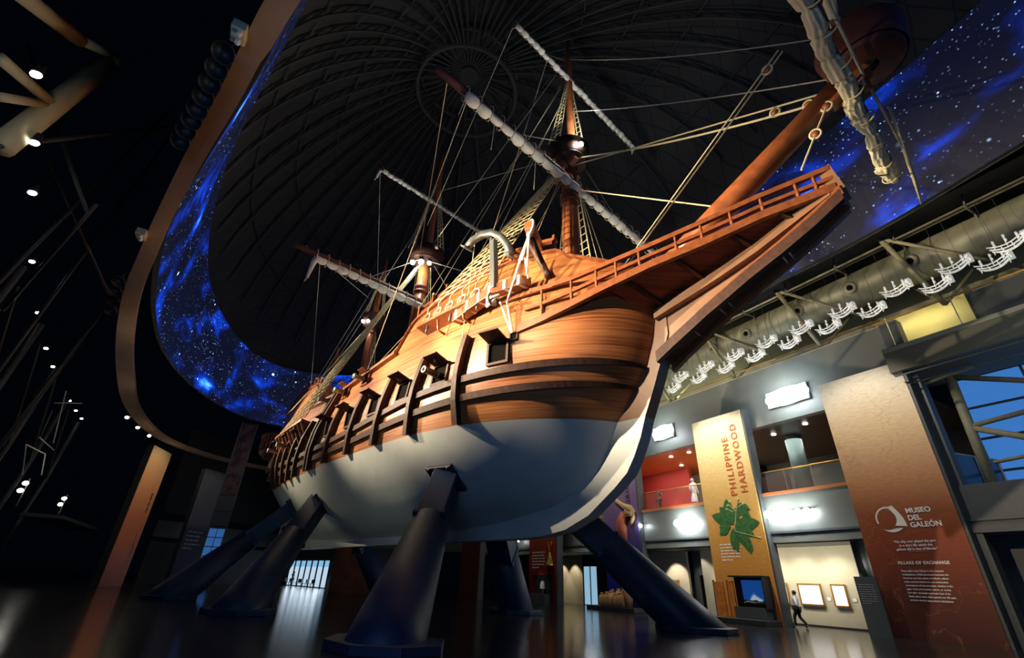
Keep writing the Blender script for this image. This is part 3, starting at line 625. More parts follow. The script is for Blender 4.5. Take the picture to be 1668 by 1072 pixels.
# dim far walls and balconies
for i, (n0, k0, n1, k1, z0, z1, mt) in enumerate(((-7, 72, 9, 86, 0, 4.3, M_SOOT), (-7, 72, 9, 86, 4.8, 6.6, M_CHAR), (-7, 74, 9, 88, 7.6, 18, M_SOOT), (9, 86, 9.2, 84.5, 0, 18, M_GREYD), (10.0, 84, 13.2, 70.4, 3.25, 9, M_GREYD), (13.2, 70.4, 14, 56, 0, 7, M_GREYD), (10.9, 56.2, 14.7, 53.7, .0, 4.25, None), (14.7, 53.7, 19, 51, 0, 4.25, M_GREYD), (10, 57.5, 28, 48, 4.2, 6.6, M_GREY), (10, 60, 28, 50, 6.7, 18, M_SOOT))):
    if mt is None: mt = mat('mural_brown', (.13, .045, .02), .6, var=.5, vs=.8)
    a, b = W(n0, k0), W(n1, k1); d = (b - a); mb = MB(); mb.obox((a + b) / 2 + Vector((0, 0, (z0 + z1) / 2)), d.normalized(), Vector((-d.y, d.x, 0)).normalized(), (0, 0, 1), d.length, .25, z1 - z0)
    struct(mb.build('wall_far' if i == 0 else 'wall_far_%d' % i, mt))
# glazed cafe front far away
a, b = W(10.0, 84), W(13.2, 70.4); d = (b - a).normalized()
t = thing('window_1', None, None, a, math.atan2(d.y, d.x)); struct(t)
L_ = (b - a).length
me_ = mat('dusk_sky_glass', (.1, .15, .2), .4, emit=(.50, .66, .82), es=1.0); me2 = mat('dusk_sky_blue', (.1, .15, .2), .4, emit=(.22, .48, .75), es=1.0)
nw = 7
for i in range(nw):
    x0 = L_ * i / nw; x1 = L_ * (i + 1) / nw
    mb = MB(); mb.box(x0 + .14, x1 - .14, .1, .14, .1, 2.45); mb.build('pane', me_, t)
    mb = MB(); mb.box(x0 + .14, x1 - .14, .1, .14, 2.45, 3.2); mb.build('pane', me2, t)
    mb = MB(); mb.box(x1 - .14, x1 + .14, -.0, .2, 0, 3.3); mb.build('mullion', M_CHAR, t)
mb = MB(); mb.box(0, L_, .25, .4, 0, 3.4); mb.build('window_back', M_CHAR, t)
def chair(loc, rz, label):
    t = thing('cafe_chair', label, 'chair', loc, rz, 'cafe chairs by the far windows')
    mb = MB(); mb.box(-.22, .22, -.22, .22, .42, .47); mb.build('seat', M_CHAR, t); mb = MB(); mb.box(-.22, .22, .2, .24, .5, .95); mb.build('backrest', M_CHAR, t)
    for x in (-.2, .2):
        for y in (-.2, .2): mb = MB(); mb.path([(x, y, 0), (x, y, .43)], .02, 4); mb.build('leg', M_CHAR, t)
for i in range(7):
    q = a + d * (3.4 + i * 1.5); nrm = Vector((d.y, -d.x, 0)); chair(q + nrm * 1.1, random.random() * 3, 'dark cafe chair against the bright far windows, %s from the left' % ORD[i])
light('window_glow', 'AREA', (a + b) / 2 + Vector((d.y, -d.x, 0)) * .4 + Vector((0, 0, 1.7)), (a + b) / 2 + Vector((d.y, -d.x, 0)) * 5 + Vector((0, 0, .5)), 140, (.75, .88, 1), shape='RECTANGLE', size=12, size_y=2.6)
# doorway with blue light and cream wall panels at ground level
t = wthing('door_1', None, None, 30.3, 39.3, 0); struct(t)
mb = MB(); mb.box(.05, .95, .0, .05, .05, 3.1); mb.build('door_leaf', mat('blue_door_glass', (.1, .2, .3), .3, emit=(.32, .55, .74), es=.8), t)
mb = MB(); mb.box(1.05, 1.95, .0, .05, .05, 3.1); mb.build('door_leaf', mat('blue_door_glass2', (.1, .2, .3), .3, emit=(.32, .55, .74), es=.8), t)
mb = MB(); mb.box(-.1, .05, -.05, .1, 0, 3.3); mb.box(.95, 1.05, -.05, .1, 0, 3.2); mb.box(1.95, 2.1, -.05, .1, 0, 3.3); mb.box(-.1, 2.1, -.05, .1, 3.1, 4.1); mb.build('door_frame', M_CHAR, t)
wbox('wall_right_cream', M_CREAM, 30.3, 30.5, 39.4, 43.9, 0, 4.1)
wbox('wall_right_dark', M_CHAR, 30.2, 30.5, 32.2, 37.0, 0, 4.1)
# gallery pictures
wbox('wall_gallery_side', M_GREYD, 28.3, 30.3, 14.1, 14.25, 0, 4.1)
mart = mat('glowing_drawing', (.92, .92, .92), .7, emit=(.95, .97, 1), es=.45, var=.03, vs=6)  # emission brightens the drawings in place of light falling on them
for i, (k1, k0) in enumerate(((20.7, 19.42), (18.78, 17.42), (16.88, 16.08))):
    t = wthing('framed_picture', ['pale picture in gold frame half hidden by the pillar, left of the walker', 'large square pale drawing in a gold frame, right of the walker', 'narrow upright pale drawing in gold frame nearest the brown pillar'][i], 'picture', 30.22, k1, 1.02)
    w_ = k1 - k0; mb = MB(); f_ = .07
    for bx in ((0, w_, 0, f_), (0, w_, 1.1 - f_, 1.1), (0, f_, 0, 1.1), (w_ - f_, w_, 0, 1.1)): mb.box(bx[0], bx[1], -.06, .02, bx[2], bx[3])
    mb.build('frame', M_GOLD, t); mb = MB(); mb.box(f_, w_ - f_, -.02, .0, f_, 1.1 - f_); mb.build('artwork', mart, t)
    if i: mb = MB(); lb = wthing('wall_label', 'small white caption card right of the %s drawing' % ['', 'square', 'narrow'][i], 'caption card', 30.27, k0 - .15, 1.3); mb.box(0, .22, 0, .02, 0, .16); mb.build('card', M_WHITE, lb)
for k in (16.4, 18.1, 20.0, 23.5):
    spot('picture_light', W(28.7, k, 3.95), W(30.3, k, 1.5), 300, (1, .93, .78), 95, .1, 1.0)
for k in (40.6, 42.6): spot('picture_light', W(29.2, k, 3.9), W(30.3, k, 1), 200, (1, .85, .6), 80, .06, .5)
wbox('trim_8', M_CHAR, 30.25, 30.3, 14.3, 25.5, 0, .08)
wbox('wall_gallery_end', M_GREY, 30.4, 33, 24.0, 24.25, 0, 4.1)
wbox('door_2', M_BLACK, 30.9, 31.0, 25.3, 26.4, 0, 2.5)
wbox('wall_gallery_left', M_CREAM, 30.3, 30.5, 26.9, 32.1, 0, 4.1)
wbox('wall_gallery_recess', M_GREY, 31.0, 31.2, 24.2, 27, 0, 4.1)
spot('picture_light', W(28.9, 27.9, 3.95), W(30.3, 27.9, 1.3), 420, (1, .93, .78), 75, .06, .5); spot('picture_light', W(28.9, 25.6, 3.95), W(31, 25.6, 1.3), 120, (1, .95, .85), 75, .06, .5)
light('gallery_fill', 'AREA', W(28.7, 18, 3.0), W(30.3, 18, 3.2), 110, (1, .92, .75), shape='RECTANGLE', size=9, size_y=.4)
t = wthing('framed_picture', 'picture in a gold frame on the cream wall, mostly hidden behind the blue column', 'picture', 30.22, 29.0, 1.02)
mb = MB(); mb.box(0, 1.2, -.06, .02, 0, 1.15); mb.build('frame', M_GOLD, t); mb = MB(); mb.box(.08, 1.12, -.075, -.05, .08, 1.07); mb.build('artwork', M_BROWNC, t)
# info board leaning by the brown pillar
t = wthing('info_board', 'dark grey upright info board at left foot of the brown pillar', 'sign board', 26.75, 13.75, 0)
mb = MB(); mb.box(0, .95, 0, .12, 0, 2.4); mb.build('board', mat('board_grey', (.075, .085, .09), .4), t)
greek(t, mat('dim_print', (.3, .31, .32), .7), .1, 2.05, .7, 9, .095, .05, seed=10)
# dark structures right of the brown pillar
wbox('wall_right_corner', M_GREYD, 27.6, 28.2, 8.6, 9.4, 0, 14.4)
wbox('wall_right_glass', mat('dark_glazing', (.016, .03, .03), .25), 31.5, 31.7, -6, 8.6, 6.7, 11.8)
wbox('floor_upper_right', mat('balcony_slab', (.12, .12, .08), .7), 26.9, 30.5, -6, 9.4, 11.45, 12.5)
wbox('trim_9', mat('slab_lip', (.26, .26, .19), .6), 26.85, 27.1, -6, 9.4, 12.5, 12.72)
wbox('wall_yellow', mat('yellow_wall', (.52, .44, .16), .7), 29.6, 29.8, 6.1, 10.2, 12.5, 15.4)
wbox('wall_upper_right', M_CHAR, 29.8, 30, -6, 6.1, 12.5, 15.4)
t = wthing('balcony_rail', 'brass-topped glass balcony rail in front of the yellow wall', 'railing', 26.95, 9.4, 12.72)
mb = MB(); mb.box(0, 15, 0, .06, 1.45, 1.52); mb.build('handrail', M_OCHRE, t); mb = MB(); mb.box(0, 15, .02, .035, 0, 1.45); mb.build('glass_panel', M_GLASS, t)
for x in (.6, 3.3, 6, 9): mb = MB(); mb.box(x, x + .03, -.02, .05, -.1, 1.6); mb.build('post', M_CHROME, t)
t = pipes('handrail_pipe', 'thin dark pipe rails hung under the upper right balcony slab', 'pipe rail', W(26.7, 9.2, 11.0), [((0, 0, .15), (15, 0, .15), .04), ((0, .5, -.2), (15, .5, -.2), .03), ((1.4, 0, .15), (1.4, 0, .5), .03), ((6, 0, .15), (6, 0, .5), .03)], M_PIPED)
# blue dusk windows with tubular steel
t = wthing('window_2', None, None, 31.0, 8.4, 5.5); struct(t)
mbw = mat('dusk_blue', (.02, .05, .1), .3, emit=(.045, .19, .55), es=.9, var=0)
for i in range(4):
    for j in range(4):
        mb = MB(); mb.box(i * 2.6 + .05, i * 2.6 + 2.55, .3, .34, j * 1.55 + .05, j * 1.55 + 1.5); mb.build('pane', mbw, t)
mb = MB()
for i in range(5): mb.box(i * 2.6 - .05, i * 2.6 + .05, .2, .36, 0, 6.2)
for j in range(5): mb.box(0, 10.4, .2, .36, j * 1.55 - .05, j * 1.55 + .05)
mb.build('window_frame', M_PIPED, t)
pipes('steel_bracing', 'big pale steel tube bracing in front of the blue windows at right edge', 'steel bracing', W(28.8, 7.8, 0),
      [((0, 0, 11.2), (-.15, 0, 5.9), .2), ((.1, 0, 11.1), (5.5, 0, 8.9), .13), ((.0, 0, 8.7), (5.5, 0, 9.2), .11), ((.0, 0, 8.6), (5.5, 0, 5.9), .14), ((-1.9, -.4, 10.9), (1.0, 0, 11.35), .08), ((.2, 0, 7.0), (5.5, 0, 7.4), .08)], M_PIPE)
a, b = W(28.1, 8.7), W(31.4, 8.05); d = b - a; t = thing('side_balustrade', 'blue-lit glass balustrade running inwards right of the brown pillar', 'railing', a + Vector((0, 0, 6.0)), math.atan2(d.y, d.x))
mb = MB(); mb.box(0, 3.3, 0, .04, 1.5, 1.58); mb.build('handrail', M_OCHRE, t); mb = MB(); mb.box(0, 3.3, 0, .02, 0, 1.5); mb.build('glass_panel', mat('blue_glass', (.02, .07, .13), .15), t)
for x in (1.5, 3.1): mb = MB(); mb.box(x, x + .12, -.04, .04, 0, 1.5); mb.build('post', M_WHITE, t)
wbox('floor_mezzanine_right', M_GREYD, 27.9, 31.5, -6, 9.3, 5.2, 5.95)
# mezzanine contents: columns and figures
t = wthing('round_column', 'pale green round column behind the mezzanine glass', 'column', 31.5, 17.6, 6.78); mb = MB(); mb.path([(0, 0, 0), (0, 0, 4.1)], .5, 24); mb.build('shaft', mat('column_green', (.16, .22, .20), .25), t, True)
t = wthing('exhibit_screen', 'brown backlit display panel behind the mezzanine glass', 'display panel', 31.0, 21.4, 6.78); mb = MB(); mb.box(0, 1.2, 0, .1, 0, 1.9); mb.build('left_panel', mat('panel_white', (.45, .5, .55), .3), t); mb = MB(); mb.box(1.25, 3.2, 0, .1, 0, 1.7); mb.build('brown_panel', mat('panel_brown', (.14, .06, .045), .3), t)
light('mezz_lamp', 'AREA', W(31, 30, 10.7), W(31.5, 30, 6.7), 330, (1, .62, .5), shape='RECTANGLE', size=5, size_y=4)
light('mezz_lamp', 'AREA', W(32, 24.5, 10.7), W(33.5, 25.5, 6.7), 300, (1, .82, .6), shape='RECTANGLE', size=4, size_y=3)
light('mezz_lamp', 'AREA', W(31, 18, 10.6), W(31, 18, 6.7), 130, (.9, 1, .95), shape='RECTANGLE', size=4, size_y=3)
light('mezz_lamp', 'POINT', W(33, 30, 7.6), None, 60, (1, .4, .3), shadow_soft_size=.4)
light('mezz_up', 'AREA', W(31.5, 24, 7.4), W(32, 24.5, 11), 60, (1, .7, .4), shape='RECTANGLE', size=5, size_y=2)
for i, (n, k) in enumerate(((28.1 + 2, 18.0), (29.5, 15.5), (29.5, 26.4), (32.4, 28.0), (29.5, 24.6), (33.3, 25.2), (30.8, 21.0))):
    t = wthing('recessed_downlight', 'small round lit downlight in mezzanine ceiling, %s' % ['above the left handrail end', 'nearest the brown pillar', 'over the red room front', 'deep in the red room', 'right of the red room', 'behind the white figure', 'left of the green column'][i], 'downlight', n, k, 10.86, 'mezzanine ceiling downlights')
    mb = MB(); mb.lathe([(.001, .02), (.11, .02), (.13, .0), (.14, .05)], (0, 0, -.06), 12); mb.build('lens', M_SPOTE, t)

# ---------------------------------------------------------- people
def skin_chain(name, mt, parent, verts, edges, rads, sub=2):
    me = bpy.data.meshes.new(name); me.from_pydata(verts, edges, []); me.materials.append(mt)
    o = bpy.data.objects.new(name, me); COL.objects.link(o); o.parent = parent
    md = o.modifiers.new('skin', 'SKIN'); md.use_smooth_shade = True
    if not me.skin_vertices: 
        bm = bmesh.new(); bm.from_mesh(me); bm.verts.layers.skin.verify(); bm.to_mesh(me); bm.free()
    for i, v in enumerate(me.skin_vertices[0].data):
        r = rads[i]; v.radius = (r, r) if not hasattr(r, '__len__') else r; v.use_root = (i == 0)
    ms = o.modifiers.new('sub', 'SUBSURF'); ms.levels = sub; ms.render_levels = sub
    return o
def person(label, loc, rz, shirt=None, pants=None, hair=None, skin=M_SKIN, stride=.0, arms='down', h=1.7, cat='person', name='person', group=None, skirt=False):
    t = thing(name, label, cat, loc, rz, group); k = h / 1.75
    V = lambda *p: tuple(c * k for c in p)
    s = stride
    # x = left/right, +y = facing
    J = {'pel': V(0, 0, .93), 'spi': V(0, .01, 1.15), 'che': V(0, .0, 1.33), 'nek': V(0, .0, 1.5), 'hd1': V(0, .02, 1.58), 'hd2': V(0, .02, 1.67), 'nose': V(0, .115, 1.61),
         'shL': V(-.17, 0, 1.42), 'shR': V(.17, 0, 1.42)}
    if arms == 'down': A_ = {'elL': V(-.24, -.03 - s * .1, 1.14), 'wrL': V(-.24, .07 - s * .15, .90), 'haL': V(-.24, .10 - s * .15, .82), 'elR': V(.24, -.03 + s * .2, 1.14), 'wrR': V(.24, .07 + s * .3, .90), 'haR': V(.24, .10 + s * .3, .82)}
    elif arms == 'phone': A_ = {'elL': V(-.24, .10, 1.2), 'wrL': V(-.10, .28, 1.42), 'haL': V(-.05, .30, 1.5), 'elR': V(.24, .10, 1.2), 'wrR': V(.10, .28, 1.42), 'haR': V(.05, .30, 1.5)}
    elif arms == 'bag': A_ = {'elL': V(-.24, -.05, 1.16), 'wrL': V(-.18, .16, 1.02), 'haL': V(-.12, .2, .98), 'elR': V(.24, -.02, 1.14), 'wrR': V(.24, .1, .92), 'haR': V(.24, .12, .84)}
    J.update(A_)
    J.update({'hiL': V(-.09, 0, .88), 'hiR': V(.09, 0, .88), 'knL': V(-.10, .04 + s * .22, .5), 'knR': V(.10, .04 - s * .06, .49), 'anL': V(-.10, s * .30, .09), 'anR': V(.10, -s * .42, .09 + s * .05), 'toL': V(-.11, .15 + s * .32, .03), 'toR': V(.11, .13 - s * .40, .03)})
    rad = dict(pel=.13, spi=.12, che=.14, nek=.055, hd1=.075, hd2=.085, nose=.015, shL=.06, shR=.06, elL=.042, elR=.042, wrL=.03, wrR=.03, haL=.035, haR=.035, hiL=.085, hiR=.085, knL=.058, knR=.058, anL=.04, anR=.04, toL=.035, toR=.035)
    E = [('pel', 'spi'), ('spi', 'che'), ('che', 'nek'), ('nek', 'hd1'), ('hd1', 'hd2'), ('hd1', 'nose'), ('che', 'shL'), ('che', 'shR'), ('shL', 'elL'), ('elL', 'wrL'), ('wrL', 'haL'), ('shR', 'elR'), ('elR', 'wrR'), ('wrR', 'haR'), ('pel', 'hiL'), ('pel', 'hiR'), ('hiL', 'knL'), ('knL', 'anL'), ('anL', 'toL'), ('hiR', 'knR'), ('knR', 'anR'), ('anR', 'toR')]
    def mk(nm, mt, keys, grow, endz=None):
        ks = [q for q in J if q in keys]; vs = [J[q] for q in ks]; es = [(ks.index(a_), ks.index(b_)) for a_, b_ in E if a_ in ks and b_ in ks]
        skin_chain(nm, mt, t, vs, es, [(rad[q] * 1.08 + grow) * k for q in ks])
    mk('body', skin, set(J), 0)
    if shirt: mk('shirt', shirt, {'pel', 'spi', 'che', 'shL', 'shR', 'elL', 'elR', 'wrL', 'wrR'}, .022)
    if pants: mk('trousers', pants, {'pel', 'hiL', 'hiR', 'knL', 'knR', 'anL', 'anR'}, .02)
    if shirt or pants: mk('shoes', M_CHAR, {'anL', 'toL'}, .012); mk('shoes', M_CHAR, {'anR', 'toR'}, .012)
    if hair: mb = MB(); mb.ell(V(0, -.012, 1.665), .105 * k, .115 * k, .115 * k, 12, 8); mb.build('hair', hair, t, True)
    if skirt: mb = MB(); mb.lathe([(.12, 1.0), (.2, .8), (.22, .5), (.24, .42)], (0, 0, 0), 14); mb.build('skirt', shirt, t, True)
    return t
wdir = math.atan2(KV.y, KV.x) - math.pi / 2
pw = person('person in white shirt and black trousers walking left past the gold-framed pictures', W(27.75, 17.55, 0), wdir + R(12), M_WSHIRT, M_BPANT, M_CHAR, stride=.75, h=1.72)
mb = MB(); mb.box(-.30, -.2, -.12, .14, .86, 1.04); sb = mb.build('shoulder_bag', M_CHAR, pw, bevel=.02)
person('dark silhouette of a person with raised arms before the bright far windows', W(10.3, 79.5, 0), 2.0, M_BPANT, M_BPANT, M_CHAR, arms='phone', h=1.78)
person('person in brown with phone raised behind the mezzanine rail, before the red room', W(29.2, 27.9, 6.8), WRZ, M_BROWNC, M_CHAR, M_CHAR, arms='phone', h=1.68)
person('standing white mannequin figure in a knee-length wrap behind the mezzanine glass', W(29.4, 24.6, 6.8), WRZ, M_WSHIRT, None, M_WSHIRT, skin=mat('plaster_white', (.9, .9, .9), .6, emit=None), arms='bag', h=2.05, cat='statue', name='mannequin', skirt=True)
spot('figure_light', W(28.6, 25.6, 10.6), W(29.4, 24.6, 8), 700, (.95, .97, 1), 40)
person('person in white top standing left of the exhibit table under the bell pillar', W(25.2, 42.0, 0), WRZ, M_WSHIRT, M_BPANT, M_CHAR, h=1.7, arms='bag')
person('white-robed small figure on display in the bell pillar niche', W(25.9, 39.6, .75), WRZ, M_WSHIRT, None, M_CHAR, h=1.15, cat='statue', name='display_figure', skirt=True)
spot('figure_light', W(24.2, 39.8, 5), W(25.7, 40.3, 1), 120, (1, .95, .9), 40)

# ---------------------------------------------------------- lamps on the fascias
def track(label, n, k, z, heads, glow=M_WHEMIT, r=.085, p=0):
    t = wthing('track_light', label, 'track light', n, k, z, 'track lights on the mezzanine fascia')
    L2 = heads * .55
    mb = MB(); mb.box(-L2 / 2, L2 / 2, -.05, .0, .18, .24); mb.build('track', M_CHAR, t)
    for i in range(heads):
        x = (i - (heads - 1) / 2) * .5
        mb = MB(); mb.path([(x, -.03, .2), (x, -.3, .08)], .06, 8); hd = mb.build('lamp_head', M_CHAR, t, True)
        MB().ell((x, -.33, .05), r, r, r, 10, 6).build('bulb', glow, hd, True)
    if p: light('fascia_glow', 'POINT', W(n - .45, k, z + .05), None, p, (.95, .98, 1), shadow_soft_size=.12)
track('cluster of three glaring lamps below the mezzanine, left of the orange pillar', 27.4, 23.9, 5.5, 3, r=.26, p=120)  # bulbs of the glaring lamps are oversized to stand for their glare
track('single bright lamp on the fascia beside the violet pillar', 27.4, 28.0, 5.6, 1, r=.13, p=12)
track('pair of glaring lamps on the fascia right of the orange pillar', 27.4, 17.1, 5.5, 3, r=.22, p=90)
track('two bright lamps on the fascia halfway to the brown pillar', 27.4, 15.6, 5.5, 2, r=.16, p=45)
track('three small white lamps on the fascia left of the violet pillar', 27.4, 34.5, 5.3, 3, r=.1, p=20)
track('lamp washing the fascia just right of the bell pillar', 27.4, 46, 5.3, 1, r=.07, p=16)
track('faint lamp on the fascia far behind the keel', 26.6, 51, 5.3, 1, r=.07, p=10)
for i, (k, w_, lab, p) in enumerate(((15.2, 2.5, 'very bright white floodlight panel on upper fascia beside the brown pillar', 260), (25.3, 1.9, 'bright white floodlight panel on upper fascia beside the ship stem', 150))):
    t = wthing('floodlight', lab, 'floodlight', 27.8, k, 12.2 if i == 0 else 12.25)
    mb = MB(); mb.box(-w_ / 2 - .06, w_ / 2 + .06, -.1, .06, -.5, .5); mb.build('housing', M_WHITE, t, bevel=.03)
    mb = MB(); mb.ell((0, -.12, 0), w_ / 2 + .15, .12, .56, 24, 12); mb.build('glow_diffuser', mat('flood_white%d' % i, (1, 1, 1), .5, emit=(.86, .95, 1), es=7), t, True)  # oversized ellipsoid, shaped to carry the glow around the lamp
    light('flood_glow', 'POINT', W(27.2, k, 12.2), None, p * .9, (.86, .95, 1), shadow_soft_size=.3)
    light('flood_glow', 'AREA', W(26.2, k, 12.2), W(28, k, 12.2), p * .6, (.86, .95, 1), shape='RECTANGLE', size=w_ * .8, size_y=.7)
light('cornice_light', 'AREA', W(28.6, 26, 14.8), W(31.5, 26, 16.5), 330, (1, .93, .66), shape='RECTANGLE', size=13, size_y=.4)
light('cornice_light', 'AREA', W(26.2, 23, 13.9), W(28.9, 23, 17.2), 75, (1, .93, .72), shape='RECTANGLE', size=16, size_y=.4)
light('balcony_light', 'AREA', W(28.6, 8, 15.0), W(29.7, 8, 13.6), 60, (1, .93, .6), shape='RECTANGLE', size=3, size_y=.4)
light('side_light', 'AREA', W(22, 2, 9), W(30, 4, 9), 130, (.9, .95, 1), shape='RECTANGLE', size=4, size_y=3)

# ---------------------------------------------------------- far left: outside the ring
for i, (segs, lab) in enumerate((
    ([((15.9, 18.6), (19.8, 21.5), .30), ((19.8, 21.5), (22.6, 24.2), .2)], 'long upper tube'),
    ([((22.3, 23.25), (20.2, 15.2), .42), ((22.3, 23.25), (22.9, 24.4), .2)], 'thick lower tube'),
    ([((17.47, 16.87), (20.75, 18.5), .21)], 'short slanting brace'),
    ([((18.6, 16.16), (20.7, 18.25), .17)], 'lowest short brace'))):
    pipes('roof_pipe', 'pale beige steel %s of the truss in the top left corner' % lab, 'steel tube', W(-11, 0, 0), [((-a_[0], 0, a_[1]), (-b_[0], 0, b_[1]), r) for a_, b_, r in segs], mat('beige_pipe', (.42, .38, .24), .55))
spot('truss_light', W(-7, 13, 9), W(-11, 18, 17.5), 600, (1, .92, .72), 70)
dl = [(-9.5, 16.6), (-10.4, 20.4), (-11.3, 24.1), (-12.9, 31.1), (-14.3, 38.6), (-15.4, 45.7), (-15.9, 50.2), (-16.8, 61.0), (-17.0, 64.9), (-17.1, 68.4)]
for i, segs in enumerate((((-12, 24, 2), (-10, 28, 27)), ((-12, 30, 0), (-10.5, 32, 30)), ((-14, 34, 14), (-9.5, 25, 17)), ((-11, 20, 15), (-9, 26, 24)), ((-12, 36, 6), (-11.5, 44, 28)), ((-16, 26, 26), (-8.5, 22, 14.6)), ((-13, 27, 20), (-9, 33, 15)), ((-15, 44, 4), (-13, 48, 26)))):
    t = thing('dim_strut', 'very dim dark steel strut outside the ring beam, %s of eight from the front' % ORD[i], 'strut', (0, 0, 0), 0, 'dim struts outside the ring beam')
    mb = MB(); mb.path([W(*segs[0]), W(*segs[1])], .09, 8); mb.build('tube', M_CHAR, t, True)
for i, (n, k) in enumerate(dl):
    t = thing('ceiling_downlight', 'small white ceiling lamp in the dark left side, %s from the top' % ORD[i], 'ceiling lamp', W(n, k, 16), 0, 'row of ceiling lamps in the dark left side')
    r_ = .13 if i < 3 else .11
    MB().ell((0, 0, 0), r_ * 1.5, r_, r_ * .7, 10, 6).build('bulb', M_SPOTE, t, True); mb = MB(); mb.lathe([(.03, .5), (.12, .45), (.16, .05)], (0, 0, 0), 10); mb.build('can', M_CHAR, t, True)
for i, (k, z, lab) in enumerate(((50.5, 6.9, 'left'), (62.2, 7.1, 'right'))):
    t = thing('twin_floodlight', 'pair of small glaring lamps on the dark %s scaffold' % lab, 'floodlight', W(-14, k, z), 0)
    for dz in (0, -.55): MB().ell((0, .2 * dz, dz), .2, .18, .16, 10, 6).build('bulb', M_SPOTE, t, True)
    mb = MB(); mb.path([(-.1, .3, -1.65), (-.1, .3, .4)], .05, 6); mb.build('bracket', M_CHAR, t)
def lp(n, k, z): return W(n, k, z)
for i, (k, n) in enumerate(((30, -14), (38, -15), (47, -16), (56, -17), (66, -18))):
    t = thing('side_column', 'dim slanted steel column in the dark left side, %s from the front' % ORD[i], 'steel column', W(n, k, 0), 0, 'steel columns in the dark left side')
    mb = MB(); mb.path([(0, 0, 0), (1.0, .4, 9), (1.4, .5, 15)], .17, 10); mb.build('shaft', M_GREYD, t, True)
    mb = MB(); mb.path([(1.0, .4, 9), (-4, 5, 15)], .08, 8); mb.path([(1.0, .4, 9), (4, -4, 15)], .08, 8); mb.build('brace', M_CHAR, t, True)
light('side_glow', 'POINT', W(-13, 50, 8), None, 14, (1, .9, .7), shadow_soft_size=.3)
light('side_glow', 'POINT', W(-12, 34, 9), None, 10, (1, .9, .7), shadow_soft_size=.3)
t = thing('scaffold_rails', 'thin white scaffold handrails catching light at left edge', 'scaffold', W(-14, 50, 9.3), WRZ)
for a_, b_ in (((-3, 0, .6), (1.5, 0, .7)), ((-1.5, 0, 0), (3.2, 0, -.2)), ((-1.5, 0, 0), (-3, 0, -1.4)), ((3.2, 0, -.2), (1, 0, -2)), ((-4, 0, 5), (2, 0, 3.3)), ((-2, 0, 1), (1, 0, 4.6))):
    mb = MB(); mb.path([a_, b_], .04, 5); mb.build('rail', M_WHITE, t)
wbox('balcony_dim', M_GREYD, -16, -13, 60, 78, 5.2, 5.5)
t = thing('wall_washer', 'small lamp throwing a white cone on the dim far fascia', 'spotlight', W(-2.5, 75.5, 5.9), 0); MB().ell((0, 0, 0), .15, .15, .12).build('bulb', M_SPOTE, t, True)
light('washer', 'POINT', W(-2.4, 75.3, 5.5), None, 12, (.9, .95, 1), shadow_soft_size=.05)

# ================================================================== THE SHIP
def lerp_tab(tab, x):
    if x <= tab[0][0]: return tab[0][1]
    for (a, b), (c, d) in zip(tab, tab[1:]):
        if x <= c: return b + (d - b) * (x - a) / (c - a)
    return tab[-1][1]
T_MID = [(3.5,.25),(3.65,.9),(3.9,1.7),(4.5,2.75),(5.5,3.75),(6.2,4.15),(7,4.4),(8,4.55),(9,4.55),(10,4.42),(11.5,4.15),(13,3.8),(15,3.3),(17,3.0)]
S_BOW = [(3.5,-6.2),(3.73,-3.15),(4.22,-.43),(4.54,.67),(4.97,1.49),(6,2.15),(7,2.6),(8,3.35),(8.9,3.98),(10,4.4),(11.1,4.6),(13,4.7),(17,4.7)]
S_STERN = [(3.5,-27.3),(6,-27.3),(7,-27.4),(8,-28.0),(9,-29.0),(12,-29.6),(14,-30.0),(17,-30.4)]
P_B = [(3.5,1.8),(5,2.3),(7,3.0),(9,3.2),(12,3.4)]
Q_B = [(3.5,.95),(5,1.05),(7,1.3),(9,1.7),(12,1.9)]
C_A = [(3.6,1.0),(4.5,.93),(5.5,.75),(7,.50),(8.5,.38),(10,.35),(12,.36),(15,.4)]
M_A = [(3.6,1.3),(5,1.6),(7,1.85),(9,2.2)]
def half_breadth(s, z):
    t = lerp_tab(T_MID, z)
    sb = lerp_tab(S_BOW, z)
    s0 = min(-8.0, sb - 9.0) if z > 5 else -8.0 - max(0, 4.2 - z) * 8
    if s > s0:
        u = min(1.0, (s - s0) / (sb - s0))
        t *= max(0.0, 1 - u ** lerp_tab(P_B, z)) ** (1 / lerp_tab(Q_B, z))
    if s < -8:
        x = (-8 - s) / 20.0
        t *= max(0.03, 1 - lerp_tab(C_A, z) * x ** lerp_tab(M_A, z))
    return t
ship = thing('galleon', 'huge full-size wooden sailing galleon with pale painted bottom held up on blue columns', 'ship', SO, ANG)
def HB(s, z, off=0, side=1): return P(s, side * (half_breadth(s, z) + off), z)
def hframe(s, z, side=1):
    """u forward along the hull, v up along it, n outward"""
    u = (HB(s + .05, z, 0, side) - HB(s - .05, z, 0, side)).normalized(); v = (HB(s, z + .05, 0, side) - HB(s, z - .05, 0, side)).normalized()
    n = u.cross(v).normalized()
    if n.y * side > 0: n = -n
    return u, v, n
RAIL = [(-30.4, 13.0), (-26, 12.5), (-22, 11.9), (-19.5, 11.5), (-18, 11.35), (-14, 11.12), (-10, 11.6), (-8, 11.9), (-5.5, 12.14), (-2.8, 12.42), (0, 12.6), (4.7, 12.45)]
FC = [(-8.35, 11.95), (-8.2, 12.5), (-8.0, 13.2), (-7.75, 13.75), (-7.4, 13.95), (-5, 14.35), (-1.2, 14.45), (1.3, 14.15), (1.75, 14.05), (2.2, 13.55), (3.2, 13.1), (4.0, 12.75), (4.6, 12.45)]
SCT = [(-30.4, 13.5), (-30, 14.2), (-28, 14.9), (-24.3, 14.45), (-21.9, 13.9), (-20.3, 13.3), (-20.0, 12.6), (-19.7, 11.6)]
